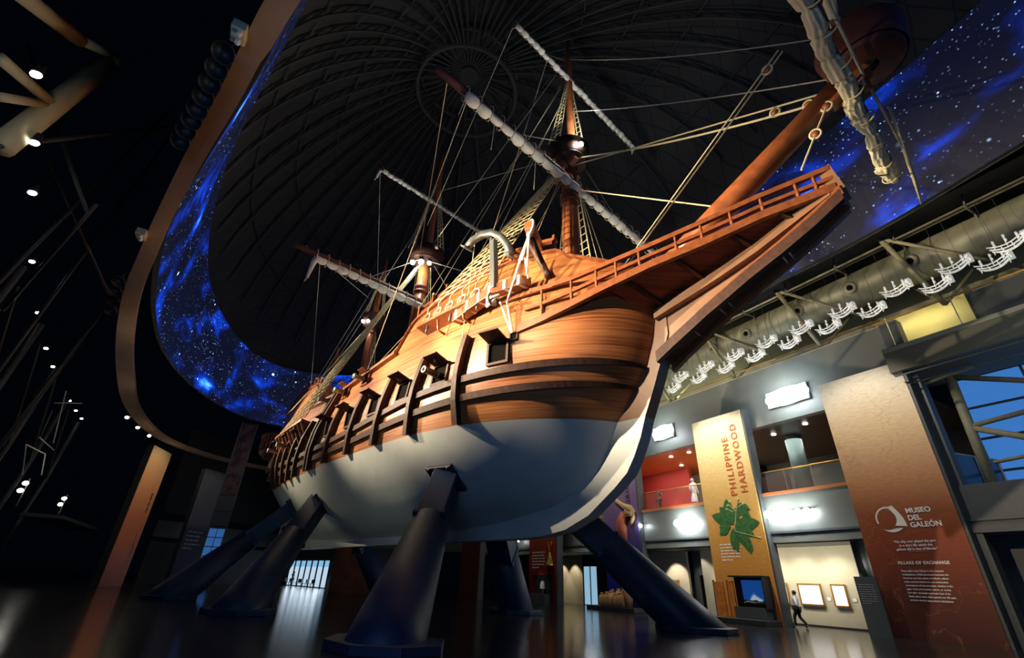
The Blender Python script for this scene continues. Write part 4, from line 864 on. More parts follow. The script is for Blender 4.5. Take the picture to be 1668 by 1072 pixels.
def sparam(z, u):
    sb = lerp_tab(S_BOW, z); ss = lerp_tab(S_STERN, z)
    return sb - (sb - ss) * (u ** 1.9 if u < .5 else (.5 ** 1.9 + (1 - .5 ** 1.9) * (u - .5) / .5))
NU = 90
for side in (1, -1):
    mb = MB(); zs = [3.5, 3.58, 3.65, 3.75, 3.9, 4.1, 4.4, 4.8, 5.2, 5.6, 6.0, 6.35, 6.7, 7.0]
    mb.grid([[HB(sparam(z, i / NU), z, 0, side) for i in range(NU + 1)] for z in zs]); mb.build('painted_bottom', M_PAINT, ship, True)
    mb = MB(); rows = []
    for j in range(27):
        w_ = j / 26; row = []
        for i in range(NU + 1):
            s0 = sparam(7 + w_ * 5, i / NU); z = 7 + w_ * (lerp_tab(RAIL, s0) - 7); row.append(HB(sparam(z, i / NU), z, 0, side))
        rows.append(row)
    mb.grid(rows); mb.build('hull_side', M_HULL, ship, True)
    for nm, tab, s0_, s1_ in (('forecastle_side', FC, -8.35, 4.6), ('sterncastle_side', SCT, -30.3, -19.7)):
        mb = MB(); rows = []; n_ = 48
        for j in range(9):
            row = []
            for i in range(n_ + 1):
                s = s0_ + (s1_ - s0_) * i / n_; z0 = lerp_tab(RAIL, s) - .02; z = z0 + (max(z0, lerp_tab(tab, s)) - z0) * j / 8; row.append(HB(s, z, .0, side))
            rows.append(row)
        mb.grid(rows); mb.grid([[HB(s0_ + (s1_ - s0_) * i / n_, max(lerp_tab(RAIL, s0_ + (s1_ - s0_) * i / n_), lerp_tab(tab, s0_ + (s1_ - s0_) * i / n_)) + (-2 if q == 1 and False else 0), -.16 * q, side) for i in range(n_ + 1)] for q in (0, 1)])
        mb.grid([[HB(s0_ + (s1_ - s0_) * i / n_, (lerp_tab(RAIL, s0_ + (s1_ - s0_) * i / n_) if q == 0 else max(lerp_tab(RAIL, s0_ + (s1_ - s0_) * i / n_), lerp_tab(tab, s0_ + (s1_ - s0_) * i / n_))), -.16, side) for i in range(n_ + 1)] for q in (0, 1)])
        mb.build(nm, M_HULL, ship, True)
        # cap rail following the curved top edge
        ss = [s0_ + (s1_ - s0_) * i / n_ for i in range(n_ + 1)]; pts = [HB(s, max(lerp_tab(RAIL, s), lerp_tab(tab, s)) + .03, -.02, side) for s in ss]
        mb = MB(); mb.sweep(pts, [hframe(s, 12, side)[2] for s in ss], [Vector((0, 0, 1))] * len(ss), .34, .12); mb.build('cap_rail', M_TRIM, ship)
    # waist rail
    ss = [-19.9 + 11.7 * i / 24 for i in range(25)]; mb = MB(); mb.sweep([HB(s, lerp_tab(RAIL, s), .04, side) for s in ss], [hframe(s, 11, side)[2] for s in ss], [Vector((0, 0, 1))] * 25, .42, .16); mb.build('cap_rail', M_TRIM, ship)
    # moulding under the forecastle
    # wales
    for zt in ([(-29, 8.55), (-20, 8.05), (-14, 8.02), (-10, 8.2), (-5.6, 8.58), (-2, 8.72), (4, 8.85)], [(-29, 7.95), (-20, 7.6), (-14, 7.53), (-10, 7.62), (-5.5, 7.84), (-2, 7.98), (3.6, 8.14)]):
        e = lerp_tab(S_BOW, zt[-1][1]) - .04; ss = []
        s = -28.4
        while s < -2: ss.append(s); s += .8
        ss += [-2 + (e + 2) * (1 - (1 - i / 26) ** 1.7) for i in range(27)]
        pts = [HB(s, lerp_tab(zt, s), .07, side) for s in ss]; fr_ = [hframe(min(s, e - .06), lerp_tab(zt, s), side) for s in ss]
        mb = MB(); mb.sweep(pts, [f[1] for f in fr_], [f[2] for f in fr_], .27, .2); mb.build('wale', M_DARKW, ship)
    # riders
    RD = [(-2.49, -2.07, 10.69), (-5.4, -4.75, 10.38), (-8.24, -7.3, 10.25), (-11.08, -9.95, 10.16), (-14.02, -12.5, 10.06), (-16.7, -13.8, 11.28), (-17.25, -14.45, 11.28), (-19.8, -16.9, 9.9), (-21.4, -18.6, 9.9), (-23.0, -20.6, 9.9), (-24.6, -22.6, 9.9), (-26, -24.4, 9.9)]
    for a_, b_, zt in RD:
        zs = [7.0 + (zt - 7.0) * i / 12 for i in range(13)]; ss = [a_ + (b_ - a_) * i / 12 for i in range(13)]
        fr_ = [hframe(s, z, side) for s, z in zip(ss, zs)]
        mb = MB(); mb.sweep([HB(s, z, .15, side) for s, z in zip(ss, zs)], [f[0] for f in fr_], [f[2] for f in fr_], .26, .34); mb.build('rider', M_DARKW, ship)
    for i in range(14):                                        # ladder rungs between the pair of riders
        f_ = i / 13; z = 7.2 + 4.0 * f_; s = -16.98 + 2.85 * f_; u, v, n = hframe(s, z, side); mb = MB(); mb.obox(HB(s, z, .12, side), u, v, n, .5, .07, .22); mb.build('boarding_step', M_TRIM, ship)
    # gun ports
    GP = [(-.42, 9.53, .82, 0), (-3.5, 9.31, .8, 1), (-6.17, 9.14, .8, 0), (-8.75, 9.02, .78, 0), (-11.35, 8.93, .78, 0), (-14.03, 8.95, .78, 0), (-19.0, 9.05, .75, 0), (-21.3, 9.2, .75, 1), (-24.0, 9.3, .75, 1), (-11.0, 11.15, .55, 2), (-13.3, 10.95, .55, 2), (-15.7, 11.0, .55, 2)]
    for s, z, w_, gun in GP:
        u, v, n = hframe(s, z, side); c = HB(s, z, 0, side)
        fr_ = MB(); hw = w_ / 2
        for a_, b_, l1, l2 in ((hw + .05, 0, .1, w_ + .2), (-hw - .05, 0, .1, w_ + .2), (0, hw + .05, w_, .1), (0, -hw - .05, w_, .1)): fr_.obox(c + u * a_ + v * b_ + n * .03, u, v, n, l1, l2, .14)
        pf = fr_.build('port_frame', M_DARKW if gun != 2 else M_TRIM, ship)
        mb = MB(); mb.obox(c - n * .02, u, v, n, w_, w_, .06); mb.build('port_dark_panel', M_BLACK, pf)  # closed black panel paints the dark of the open port
        mb = MB(); d = (n * .97 + Vector((0, 0, .16))).normalized(); hp = c + v * (hw + .06) + n * .08; L3 = w_ * .95
        mb.obox(hp + d * L3 / 2, u, d, u.cross(d), w_ + .08, L3, .06); lid = mb.build('port_lid', M_DARKW if gun != 2 else M_TRIM, ship)
        mb = MB(); mb.path([hp + d * L3 * .5 - u.cross(d) * .06, hp + d * L3 * .5 - Vector((0, 0, .12)), hp + d * L3 * .62 - Vector((0, 0, .05))], .02, 5); mb.build('lid_ring', M_IRON, lid)
        if gun and side == 1:
            pos = SW(c.x, -c.y, c.z); dn = Vector((n.x, n.y, n.z)); rot = Matrix.Rotation(ANG, 3, 'Z'); wn = rot @ n
            nm = {-3.5: 'lower deck cannon nearest the bow, muzzle out of an open port under its lid', -21.3: 'lower deck cannon under the main shrouds near the stern', -24.0: 'aftmost lower deck cannon beside the quarter gallery', -11.0: 'upper deck cannon at the waist rail, nearest the bow', -13.3: 'upper deck cannon at the waist rail, middle of the three', -15.7: 'upper deck cannon at the waist rail, nearest the stern'}[s]
            t = thing('cannon', 'grey ' + nm, 'cannon', pos, math.atan2(wn.y, wn.x), 'grey cannons at the gun ports')
            L4 = .95 if gun == 1 else .8; q = .14 if gun == 1 else .13; zoff = -.08 if gun == 1 else .0
            mb = MB(); mb.lathe([(.001, -.3), (q * 1.15, -.3), (q, L4 - .14), (q * 1.25, L4 - .1), (q * 1.2, L4), (q * .55, L4), (q * .5, L4 - .3), (.001, L4 - .3)], (0, 0, zoff), 16, (1, 0, 0)); mb.build('barrel', M_BRONZE, t, True)
            mb = MB(); mb.lathe([(q * 1.12, .2), (q * 1.2, .22), (q * 1.2, .26), (q * 1.1, .28)], (0, 0, zoff), 16, (1, 0, 0)); mb.build('reinforce_ring', M_BRONZE, t, True)
    # forecastle rails above the bulwark
    def rails(tab, s0_, s1_, hs, step, dz0=0):
        n_ = 24; ss = [s0_ + (s1_ - s0_) * i / n_ for i in range(n_ + 1)]
        for h_ in hs:
            mb = MB(); mb.sweep([HB(s, lerp_tab(tab, s) + h_, -.06, side) for s in ss], [hframe(s, 12, side)[2] for s in ss], [Vector((0, 0, 1))] * len(ss), .2, .15); mb.build('rail', M_TRIM, ship)
        k_ = int(abs(s1_ - s0_) / step)
        for i in range(k_ + 1):
            s = s0_ + (s1_ - s0_) * i / k_; a_ = HB(s, lerp_tab(tab, s), -.06, side); mb = MB(); mb.obox(a_ + Vector((0, 0, hs[-1] / 2 + .06)), (1, 0, 0), (0, 1, 0), (0, 0, 1), .14, .14, hs[-1] + .16); po = mb.build('stanchion', M_TRIM, ship)
            if i % 2: mb = MB(); mb.ell(a_ + Vector((0, 0, hs[-1] + .2)), .09, .09, .09, 8, 5); mb.build('stanchion_cap', M_LASH, po, True)
    rails(FC, -7.6, 1.5, (.42, .84), 1.1); rails(SCT, -28.5, -20.6, (.3, .58), 1.0)
    # quarter gallery
    mb = MB(); rows = []
    def qg(a): return (-28.6 + 1.75 * math.cos(a), 2.35 + 1.35 * math.sin(a))
    ar = [math.pi * i / 14 for i in range(15)]
    for sc, z in ((.25, 9.35), (.75, 9.6), (1.0, 9.95), (1.0, 10.1), (.93, 10.15), (.01, 10.15)):
        rows.append([P(-28.6 + 1.75 * sc * math.cos(a), side * (2.3 + 1.35 * sc * math.sin(a)), z) for a in ar])
    mb.grid(rows); qf = mb.build('gallery_floor', M_STEM, ship, True)
    mb = MB(); mb.path([P(qg(a)[0], side * qg(a)[1], 11.25) for a in ar], .09, 8); mb.build('gallery_rail', M_TRIM, ship, True)
    for a in ar:
        mb = MB(); x, y = qg(a); mb.lathe([(.06, 0), (.05, .1), (.085, .35), (.05, .6), (.06, 1.1)], P(x, side * y, 10.12), 8); mb.build('baluster', M_TRIM, ship, True)
# decks
mb = MB()
for s0_, s1_, z in ((-20, -8, 10.2), (-8.2, 4.3, 12.9), (-30, -19.8, 13.0)):
    n_ = 16; mb.grid([[P(s0_ + (s1_ - s0_) * i / n_, q * (half_breadth(s0_ + (s1_ - s0_) * i / n_, z) - .1), z) for i in range(n_ + 1)] for q in (-1, 1)])
mb.build('deck', M_BEAK, ship)
for s, z0, z1 in ((-8.1, 10.2, 13.5), (-19.8, 10.2, 13.3), (1.7, 12.2, 14.05)): MB().obox(P(s, 0, (z0 + z1) / 2), (1, 0, 0), (0, 1, 0), (0, 0, 1), .15, 2 * half_breadth(s, z1) - .1, z1 - z0).build('bulkhead', M_HULL, ship)
# transom
mb = MB(); zs = [3.6, 4.5, 5.5, 6.5, 7.5, 8.5, 9.5, 11, 12.5, 13.4]
mb.grid([[P(lerp_tab(S_STERN, z) - .02, q * half_breadth(lerp_tab(S_STERN, z), z), z) for q in (-1, -.5, 0, .5, 1)] for z in zs]); mb.build('transom', M_HULL, ship, True)
# keel and stem (painted below z=7)
outer = [(-28.4, 3.1), (-8, 3.14), (-2.5, 3.15), (-1.34, 3.2), (-.2, 3.38), (.94, 3.82), (1.44, 4.17), (2.17, 4.68), (2.71, 5.12), (3.05, 5.63), (3.4, 6.3), (3.66, 7.0)]
inner = [(2.2, 7.0), (1.7, 6.0), (1.0, 5.0), (.1, 4.55), (-1, 4.2), (-3.5, 3.85), (-8, 3.75), (-28.4, 3.75)]
def plate(poly, th, name, mt, parent, bevel=.0): mb = MB(); mb.prism([P(s, 0, z) for s, z in poly], (0, th, 0)); return mb.build(name, mt, parent, bevel=bevel)
plate(outer + inner, .62, 'keel', M_PAINT, ship)
plate([(3.66, 7.0), (3.9, 7.5), (4.14, 8.0), (4.40, 8.6), (4.62, 9.1), (4.95, 9.9), (5.0, 11.3), (4.2, 11.3), (3.9, 9.9), (3.0, 8.2), (2.2, 7.0)], .62, 'stem', M_STEM, ship)
# head knee: inner timber, raised cheeks at both lower edges
low = [(4.55, 9.05), (5.2, 9.45), (5.87, 9.83), (6.6, 10.25), (7.3, 10.6), (8.17, 11.05), (9.31, 11.55), (10.42, 12.1), (11.28, 12.62)]
top = [(11.35, 12.98), (10.4, 12.75), (9.3, 12.25), (8.2, 11.95), (7.3, 11.7), (6.2, 11.4), (5.0, 11.05), (4.5, 10.9)]
plate([(4.3, 8.9)] + low + top, .50, 'head_knee', M_STEM, ship)
plate([(4.5, 9.0)] + [(s + .05, z - .12) for s, z in low[1:]] + [(s, z + .25) for s, z in low[::-1]], .86, 'knee_facing', M_TRIM, ship)
for side in (1, -1):
    ps_ = [P(s, side * (.56 - .030 * i), z - .10) for i, (s, z) in enumerate(low)]
    mb = MB(); mb.sweep(ps_, [(0, 0, 1)] * len(ps_), [(0, 1, 0)] * len(ps_), .42, .22); mb.build('knee_cheek', M_DARKW if side == 1 else M_TRIM, ship)  # starboard cheek gets the dark timber to paint its shadowed face
    ps_ = [P(s, side * (.40 - .02 * i), z) for i, (s, z) in enumerate([(4.6, 10.75), (6.2, 11.15), (7.3, 11.45), (8.6, 11.85), (10.0, 12.4), (11.0, 12.8)])]
    mb = MB(); mb.sweep(ps_, [(0, 0, 1)] * len(ps_), [(0, 1, 0)] * len(ps_), .34, .3); mb.build('upper_cheek', M_STEM, ship)
for s, z in ((6.9, 10.25), (7.2, 10.42), (9.2, 11.3), (9.4, 11.4), (5.9, 9.7)):
    mb = MB(); mb.obox(P(s, 0, z), (1, 0, .5), (0, 1, 0), (-.5, 0, 1), .05, .66, .05); mb.build('iron_strap', M_CHROME, ship)
# beakhead platform and rails
BK = [(.45, 3.66, 10.33, 1.75), (1.4, 3.36, 10.56, 1.46), (2.6, 2.98, 10.93, 1.17), (3.9, 2.58, 11.33, 1.0), (5.6, 2.06, 11.78, .86), (7.3, 1.52, 12.12, .88), (9.2, .92, 12.60, .82), (11.25, .30, 12.88, .86)]
KTOP = [(4.3, 11.0), (6.2, 11.45), (7.3, 11.8), (8.2, 12.05), (9.3, 12.33), (10.4, 12.62), (11.35, 12.85)]
BKd = []
for i in range(29):
    u = i / 28 * 7; j = min(6, int(u)); f_ = u - j; BKd.append(tuple(a_ + (b_ - a_) * f_ for a_, b_ in zip(BK[j], BK[j + 1])))
for side in (1, -1):
    mb = MB(); mb.grid([[P(s, side * t_, z - .02) for s, t_, z, h_ in BKd], [P(s, 0, lerp_tab(KTOP, s) - .04) if s > 4.3 else P(s, side * (half_breadth(s, z + .3) - .15), z + .12) for s, t_, z, h_ in BKd]])
    mb.grid([[P(s, side * t_, z + .10) for s, t_, z, h_ in BKd], [P(s, 0, lerp_tab(KTOP, s) + .12) if s > 4.3 else P(s, side * (half_breadth(s, z + .45) - .15), z + .25) for s, t_, z, h_ in BKd]])
    mb.build('beak_platform', M_BEAK, ship)
    for s_ in (2.9, 4.9, 6.6, 8.2, 9.6):
        s, t_, z, h_ = min(BKd, key=lambda q: abs(q[0] - s_)); zc = z + .2; s2 = s_ - .9
        e = P(s + .3, side * .2, lerp_tab(KTOP, s) - .1) if s > 4.6 else P(s, side * half_breadth(s, z), z + .1)
        mb = MB(); mb.path([P(s - .15, side * t_ * .96, z - .08), e], .11, 4); mb.build('beak_beam', M_DARKW, ship)
    def brail(dz, w_, h_, i0, nm, mt=M_TRIM, outs=0):
        pts = [P(s, side * (t_ + outs), z + dz * h_) for s, t_, z, h_ in BKd[i0:]]; mb = MB(); mb.sweep(pts, [(0, 0, 1)] * len(pts), [Vector((.3, 1, 0))] * len(pts), h_, w_); mb.build(nm, mt, ship)
    brail(.02, .20, .30, 0, 'beak_rail_lower'); brail(.5, .13, .14, 1, 'beak_rail_middle'); brail(1.0, .16, .19, 2, 'beak_rail_upper')
    # tail of the upper rail back to the hull
    mb = MB(); pts = [P(1.9, side * 3.22, 12.02), P(.9, side * 3.5, 12.0), P(-.5, side * 3.78, 12.0)]; mb.sweep(pts, [(0, 0, 1)] * 3, [Vector((.3, 1, 0))] * 3, .18, .12); mb.build('beak_rail_upper', M_TRIM, ship)
    for s_ in (1.5, 2.5, 3.45, 4.4, 5.35, 6.3, 7.25, 8.2, 9.1, 10.0, 10.8):
        s, t_, z, h_ = min(BKd, key=lambda q: abs(q[0] - s_)); mb = MB(); mb.lathe([(.055, .05), (.05, h_ * .2), (.075, h_ * .45), (.05, h_ * .7), (.06, h_)], P(s, side * t_, z), 8); mb.build('beak_stanchion', M_TRIM, ship, True)
mb = MB(); mb.prism([P(10.85, 0, 13.25), P(11.3, 0, 13.1), P(11.42, 0, 12.8), P(11.15, 0, 14.15), P(10.75, 0, 14.1)][:0] + [P(10.95, 0, 12.6), P(11.42, 0, 12.75), P(11.25, 0, 13.88), P(10.9, 0, 13.78)], (0, .72, 0)); mb.build('beak_headboard', M_STEM, ship)
# rudder
plate([(-28.3, 3.2), (-30.3, 3.3), (-29.7, 5.4), (-28.2, 5.4)], .4, 'rudder_blade', M_PAINT, ship)
plate([(-28.2, 5.4), (-29.7, 5.4), (-29.4, 8), (-28.9, 9), (-28.3, 9)], .4, 'rudder_stock', M_TRIM, ship)
for s_, z in ((-29.6, 4.2), (-29.6, 4.6)):
    mb = MB(); mb.ell(P(s_, .2, z), .07, .05, .07, 8, 5); mb.build('rudder_bolt', M_IRON, ship)

# ---------------------------------------------------------- masts, tops, bowsprit
def mast(nm, s, z0, z1, z2, r0, r1, topz, rr, t0=0):
    mb = MB(); mb.path([P(s, 0, z0), P(s, 0, (z0 + z1) / 2), P(s, 0, z1)], [r0, r0 * .95, r0 * .8], 18); o = mb.build(nm, M_MAST, ship, True)
    mb = MB(); mb.path([P(s + .25, 0, z1 - 1.6), P(s + .25, 0, z2 - 2), P(s + .25, 0, z2)], [r1, r1 * .85, r1 * .35], 12); mb.build('topmast', M_MAST, o, True)
    mb = MB(); mb.lathe([(r0 + .02, topz - .35), (rr * .72, topz - .05), (rr, topz + .0), (rr, topz + .1), (r0, topz + .1)], P(s, 0, 0), 24); mb.build('top_platform', M_DARKW, o, True)
    mb = MB(); mb.lathe([(rr, topz + .1), (rr * 1.18, topz + 1.0), (rr * 1.24, topz + 1.0), (rr * 1.06, topz + .1)], P(s, 0, 0), 24); mb.build('top_railing', M_DARKW, o, True)
    for z in (z1 - 4.2, z1 - 3.8):
        mb = MB(); mb.lathe([(r0 * .93, z - .1), (r0 + .05, z - .08), (r0 + .05, z + .08), (r0 * .93, z + .1)], P(s, 0, 0), 18); mb.build('mast_band', M_YARD, o, True)
    return o
fm = mast('foremast', .3, 12.8, 23.9, 34.3, .46, .24, 22.6, 1.0)
mm_ = mast('mainmast', -14.0, 10.2, 24.4, 35.5, .48, .24, 22.9, 1.15)
zm = mast('mizzenmast', -21.0, 12.9, 23.5, 27.0, .30, .15, 19.9, .75)
mb = MB(); mb.path([P(-27, 0, 13), P(-27.2, 0, 20)], [.2, .1], 10); mb.build('bonaventure_mast', M_MAST, ship, True)
for a_, b_ in ((P(-27.5, 1.2, 14), P(-28.6, 1.3, 16.4)), (P(-25.8, 1.5, 14.5), P(-26.8, 1.6, 16.8))): mb = MB(); mb.path([a_, b_], .05, 6); mb.build('flagstaff', M_IRON, ship)
for x, y, z in ((.2, .55, 22.0), (.2, -.55, 22.0), (-.45, .35, 21.7), (.75, .3, 22.3)):
    mb = MB(); mb.obox(P(.3 + x - .2, y, z), (1, 0, .3), (0, 1, 0), (-.3, 0, 1), .5, .28, .42); mb.build('mast_cheek', mat('red_timber', (.42, .12, .06), .5), fm)
mb = MB(); mb.path([P(1.8, 0, 10.9), P(7.77, 0, 14.43), P(12.3, 0, 17.1)], [.50, .46, .38], 18); bs = mb.build('bowsprit', M_MAST, ship, True)
# sprit top at the bowsprit end
st = MB(); st.lathe([(.25, 17.25), (.95, 17.30), (1.05, 17.42), (1.05, 17.5), (.2, 17.5)], P(13.25, 0, 0), 32); spt = st.build('sprit_top', M_YARD, ship, True)
st = MB(); st.lathe([(1.05, 17.5), (1.28, 18.5), (1.34, 18.5), (1.12, 17.45)], P(13.25, 0, 0), 32); st.build('sprit_top_rim', M_YARD, spt, True)
mb = MB(); mb.path([P(12.9, 0, 16.4), P(13.0, 0, 22.5)], [.17, .1], 12); mb.build('sprit_topmast', M_MAST, ship, True)
mb = MB(); mb.obox(P(12.5, 0, 16.85), (1, 0, .5), (0, 1, 0), (-.5, 0, 1), 1.3, .5, .3); mb.build('sprit_knee', M_TRIM, bs)

# ---------------------------------------------------------- yards with furled sails
def crumpled(nm, pts, widths, parent, mt, seed=1, folds=9):
    """gathered canvas: folded cross-sections that swell and pinch along the yard"""
    rr = random.Random(seed); rows = []; n_ = len(pts)
    ph = [rr.uniform(0, 6.28) for _ in range(folds)]
    for i, (p, w_) in enumerate(zip(pts, widths)):
        row = []
        for j in range(36):
            a = 2 * math.pi * j / 36; f_ = 1 + .16 * math.sin(folds * a + ph[(i // 5) % folds] + .35 * i) + .12 * math.sin(5 * a + .22 * i + ph[(i // 9) % folds]) + rr.uniform(-.035, .035)
            row.append(p + Vector((w_ * 1.05 * f_ * math.cos(a), 0, w_ * .62 * f_ * math.sin(a))))
        rows.append(row)
    mb = MB(); mb.grid(rows, True); b = len(mb.v); mb.f += [tuple(range(36)), tuple(b - 36 + j for j in range(36))]
    return mb.build(nm, mt, parent, True)
def yard(nm, s, z, t0, t1, r, sail=None, sr=.25, lobes=20, mt=M_SAIL, clew=None, dz=0, s2=None, seed=1, drop=None):
    rr = random.Random(seed); mb = MB(); tm_ = (t0 + t1) / 2
    q = lambda t: s + ((s2 - s) * (t - t0) / (t1 - t0) if s2 is not None else 0)
    mb.path([P(q(t0 + (t1 - t0) * i / 10), t0 + (t1 - t0) * i / 10, z + dz * i / 10) for i in range(11)], [r * (.5 + .5 * math.sin(math.pi * (.08 + .84 * i / 10)) ** .5) for i in range(11)], 12)
    y = mb.build(nm, M_YARD, ship, True)
    if sail:
        a_, b_ = sail; n_ = lobes * 6; pts = []; rad = []; ld = [rr.uniform(.8, 1.15) for _ in range(lobes + 1)]; lo = [rr.uniform(-.06, .06) for _ in range(lobes + 1)]
        drop = sr * .95 + r * .6 if drop is None else drop
        rows = []
        for i in range(n_ + 1):
            u = i / n_; t = a_ + (b_ - a_) * u; l = u * lobes; k_ = min(lobes - 1, int(l)); f_ = l - k_
            rad_ = sr * ld[k_] * (.62 + .38 * math.sin(math.pi * f_) ** .6); c = P(q(t) + .12 + lo[k_] * .5, t, z + dz * (t - t0) / (t1 - t0) - drop + (.25 * sr * (1 - math.sin(math.pi * f_))))
            rows.append([c + Vector((rad_ * .85 * math.cos(a), 0, rad_ * 1.0 * math.sin(a))) * (1 + .10 * math.sin(3 * a + k_ * 2.1) + .05 * math.sin(7 * a + 3 * k_)) for a in [2 * math.pi * j / 16 for j in range(16)]])
        mb = MB(); mb.grid(rows, True); b = len(mb.v); mb.f += [tuple(range(16)), tuple(b - 16 + j for j in range(16))]; mb.build('furled_sail', mt, y, True)
        for i in range(0, lobes + 1):
            t = a_ + (b_ - a_) * i / lobes; cz = z + dz * (t - t0) / (t1 - t0)
            mb = MB(); mb.path([P(q(t) + .06 + (r + .05) * math.cos(a), t, cz - drop * .42 + (drop * .6 + r) * math.sin(a)) for a in [2 * math.pi * j / 10 for j in range(11)]], .022, 4); mb.build('gasket', M_ROPE, y)
    if clew:
        t, L5 = clew; mb = MB(); mb.path([P(s + .1, t, z - .3), P(s + .15, t + .15, z - L5 * .4), P(s + .1, t + .25, z - L5)], [sr * .8, sr * .6, .08], 10); mb.build('sail_clew', mt, y, True)
        mb = MB(); mb.path([P(s + .1, t + .25, z - L5), P(s + .1, t + .35, z - L5 - .3)], .05, 6); mb.build('clew_block', M_ROPE, y, True)
    return y
yard('fore_yard', .55, 20.95, 9.2, -8.9, .24, (7.6, -8.2), .27, 22, seed=2)
yard('fore_topsail_yard', .5, 30.1, 4.9, -7.5, .13, (4.8, -7.3), .20, 26, clew=(-7.3, .8), seed=3)
yard('main_yard', -13.6, 19.15, 9.2, -9.2, .24, (7.9, -8.0), .27, 22, clew=(7.8, 1.9), seed=4)
yard('main_topsail_yard', -13.7, 28.9, 5.4, -6.2, .13, (5.0, -6.0), .17, 26, clew=(5.1, 1.2), seed=5)
sy = yard('spritsail_yard', 12.35, 16.5, 5.2, -5.5, .17, s2=12.75)
def wprof(t, seed):
    rr = random.Random(seed + int(t * 1.0 + 40)); a_ = rr.uniform(.24, .42); b_ = rr.uniform(.26, .44); f_ = (t + 40) % 1.0
    return (a_ + (b_ - a_) * f_) * .68 * (1 - .38 * math.exp(-((f_ - .03) / .06) ** 2))
tt = [5.0 - 10.4 * i / 110 for i in range(111)]
crumpled('furled_sail', [P(12.50 + .36 * (5.2 - t) / 10.7 - .22 + .05 * math.sin(t * 2.1), t, 16.32 + .04 * math.sin(t * 3.3)) for t in tt], [wprof(t, 5) * (.55 if t < -5.15 else 1) for t in tt], sy, M_SAILW, 4)
for t in (4.2, 3.0, 1.6, .2, -1.2, -2.6, -4.0, -5.0):
    mb = MB(); mb.path([P(12.60 + .27 * math.cos(a), t + .06 * math.cos(a), 16.36 + .24 * math.sin(a)) for a in [2 * math.pi * j / 12 for j in range(13)]], .025, 5); mb.build('gasket', M_ROPE, sy)
ty = yard('sprit_topsail_yard', 13.15, 20.6, 3.2, -1.3, .10)
tt = [3.1 - 4.2 * i / 50 for i in range(51)]
crumpled('furled_sail', [P(13.0 + .06 * math.sin(t * 2), t, 20.35) for t in tt], [wprof(t, 9) * .75 for t in tt], ty, M_SAILW, 8)
mb = MB(); mb.path([P(12.75, 5.2, 17.4), P(13.0, 0, 16.9), P(13.25, -3.6, 16.2)], [.045, .05, .04], 8); mb.build('sprit_spar', M_ROPE, ship, True)
mb = MB(); mb.path([P(13.3, -1.6, 16.6), P(13.2, -5.2, 15.9), P(13.1, -5.9, 15.2)], [.05, .06, .03], 6); mb.build('loose_line', M_ROPE, ship, True)

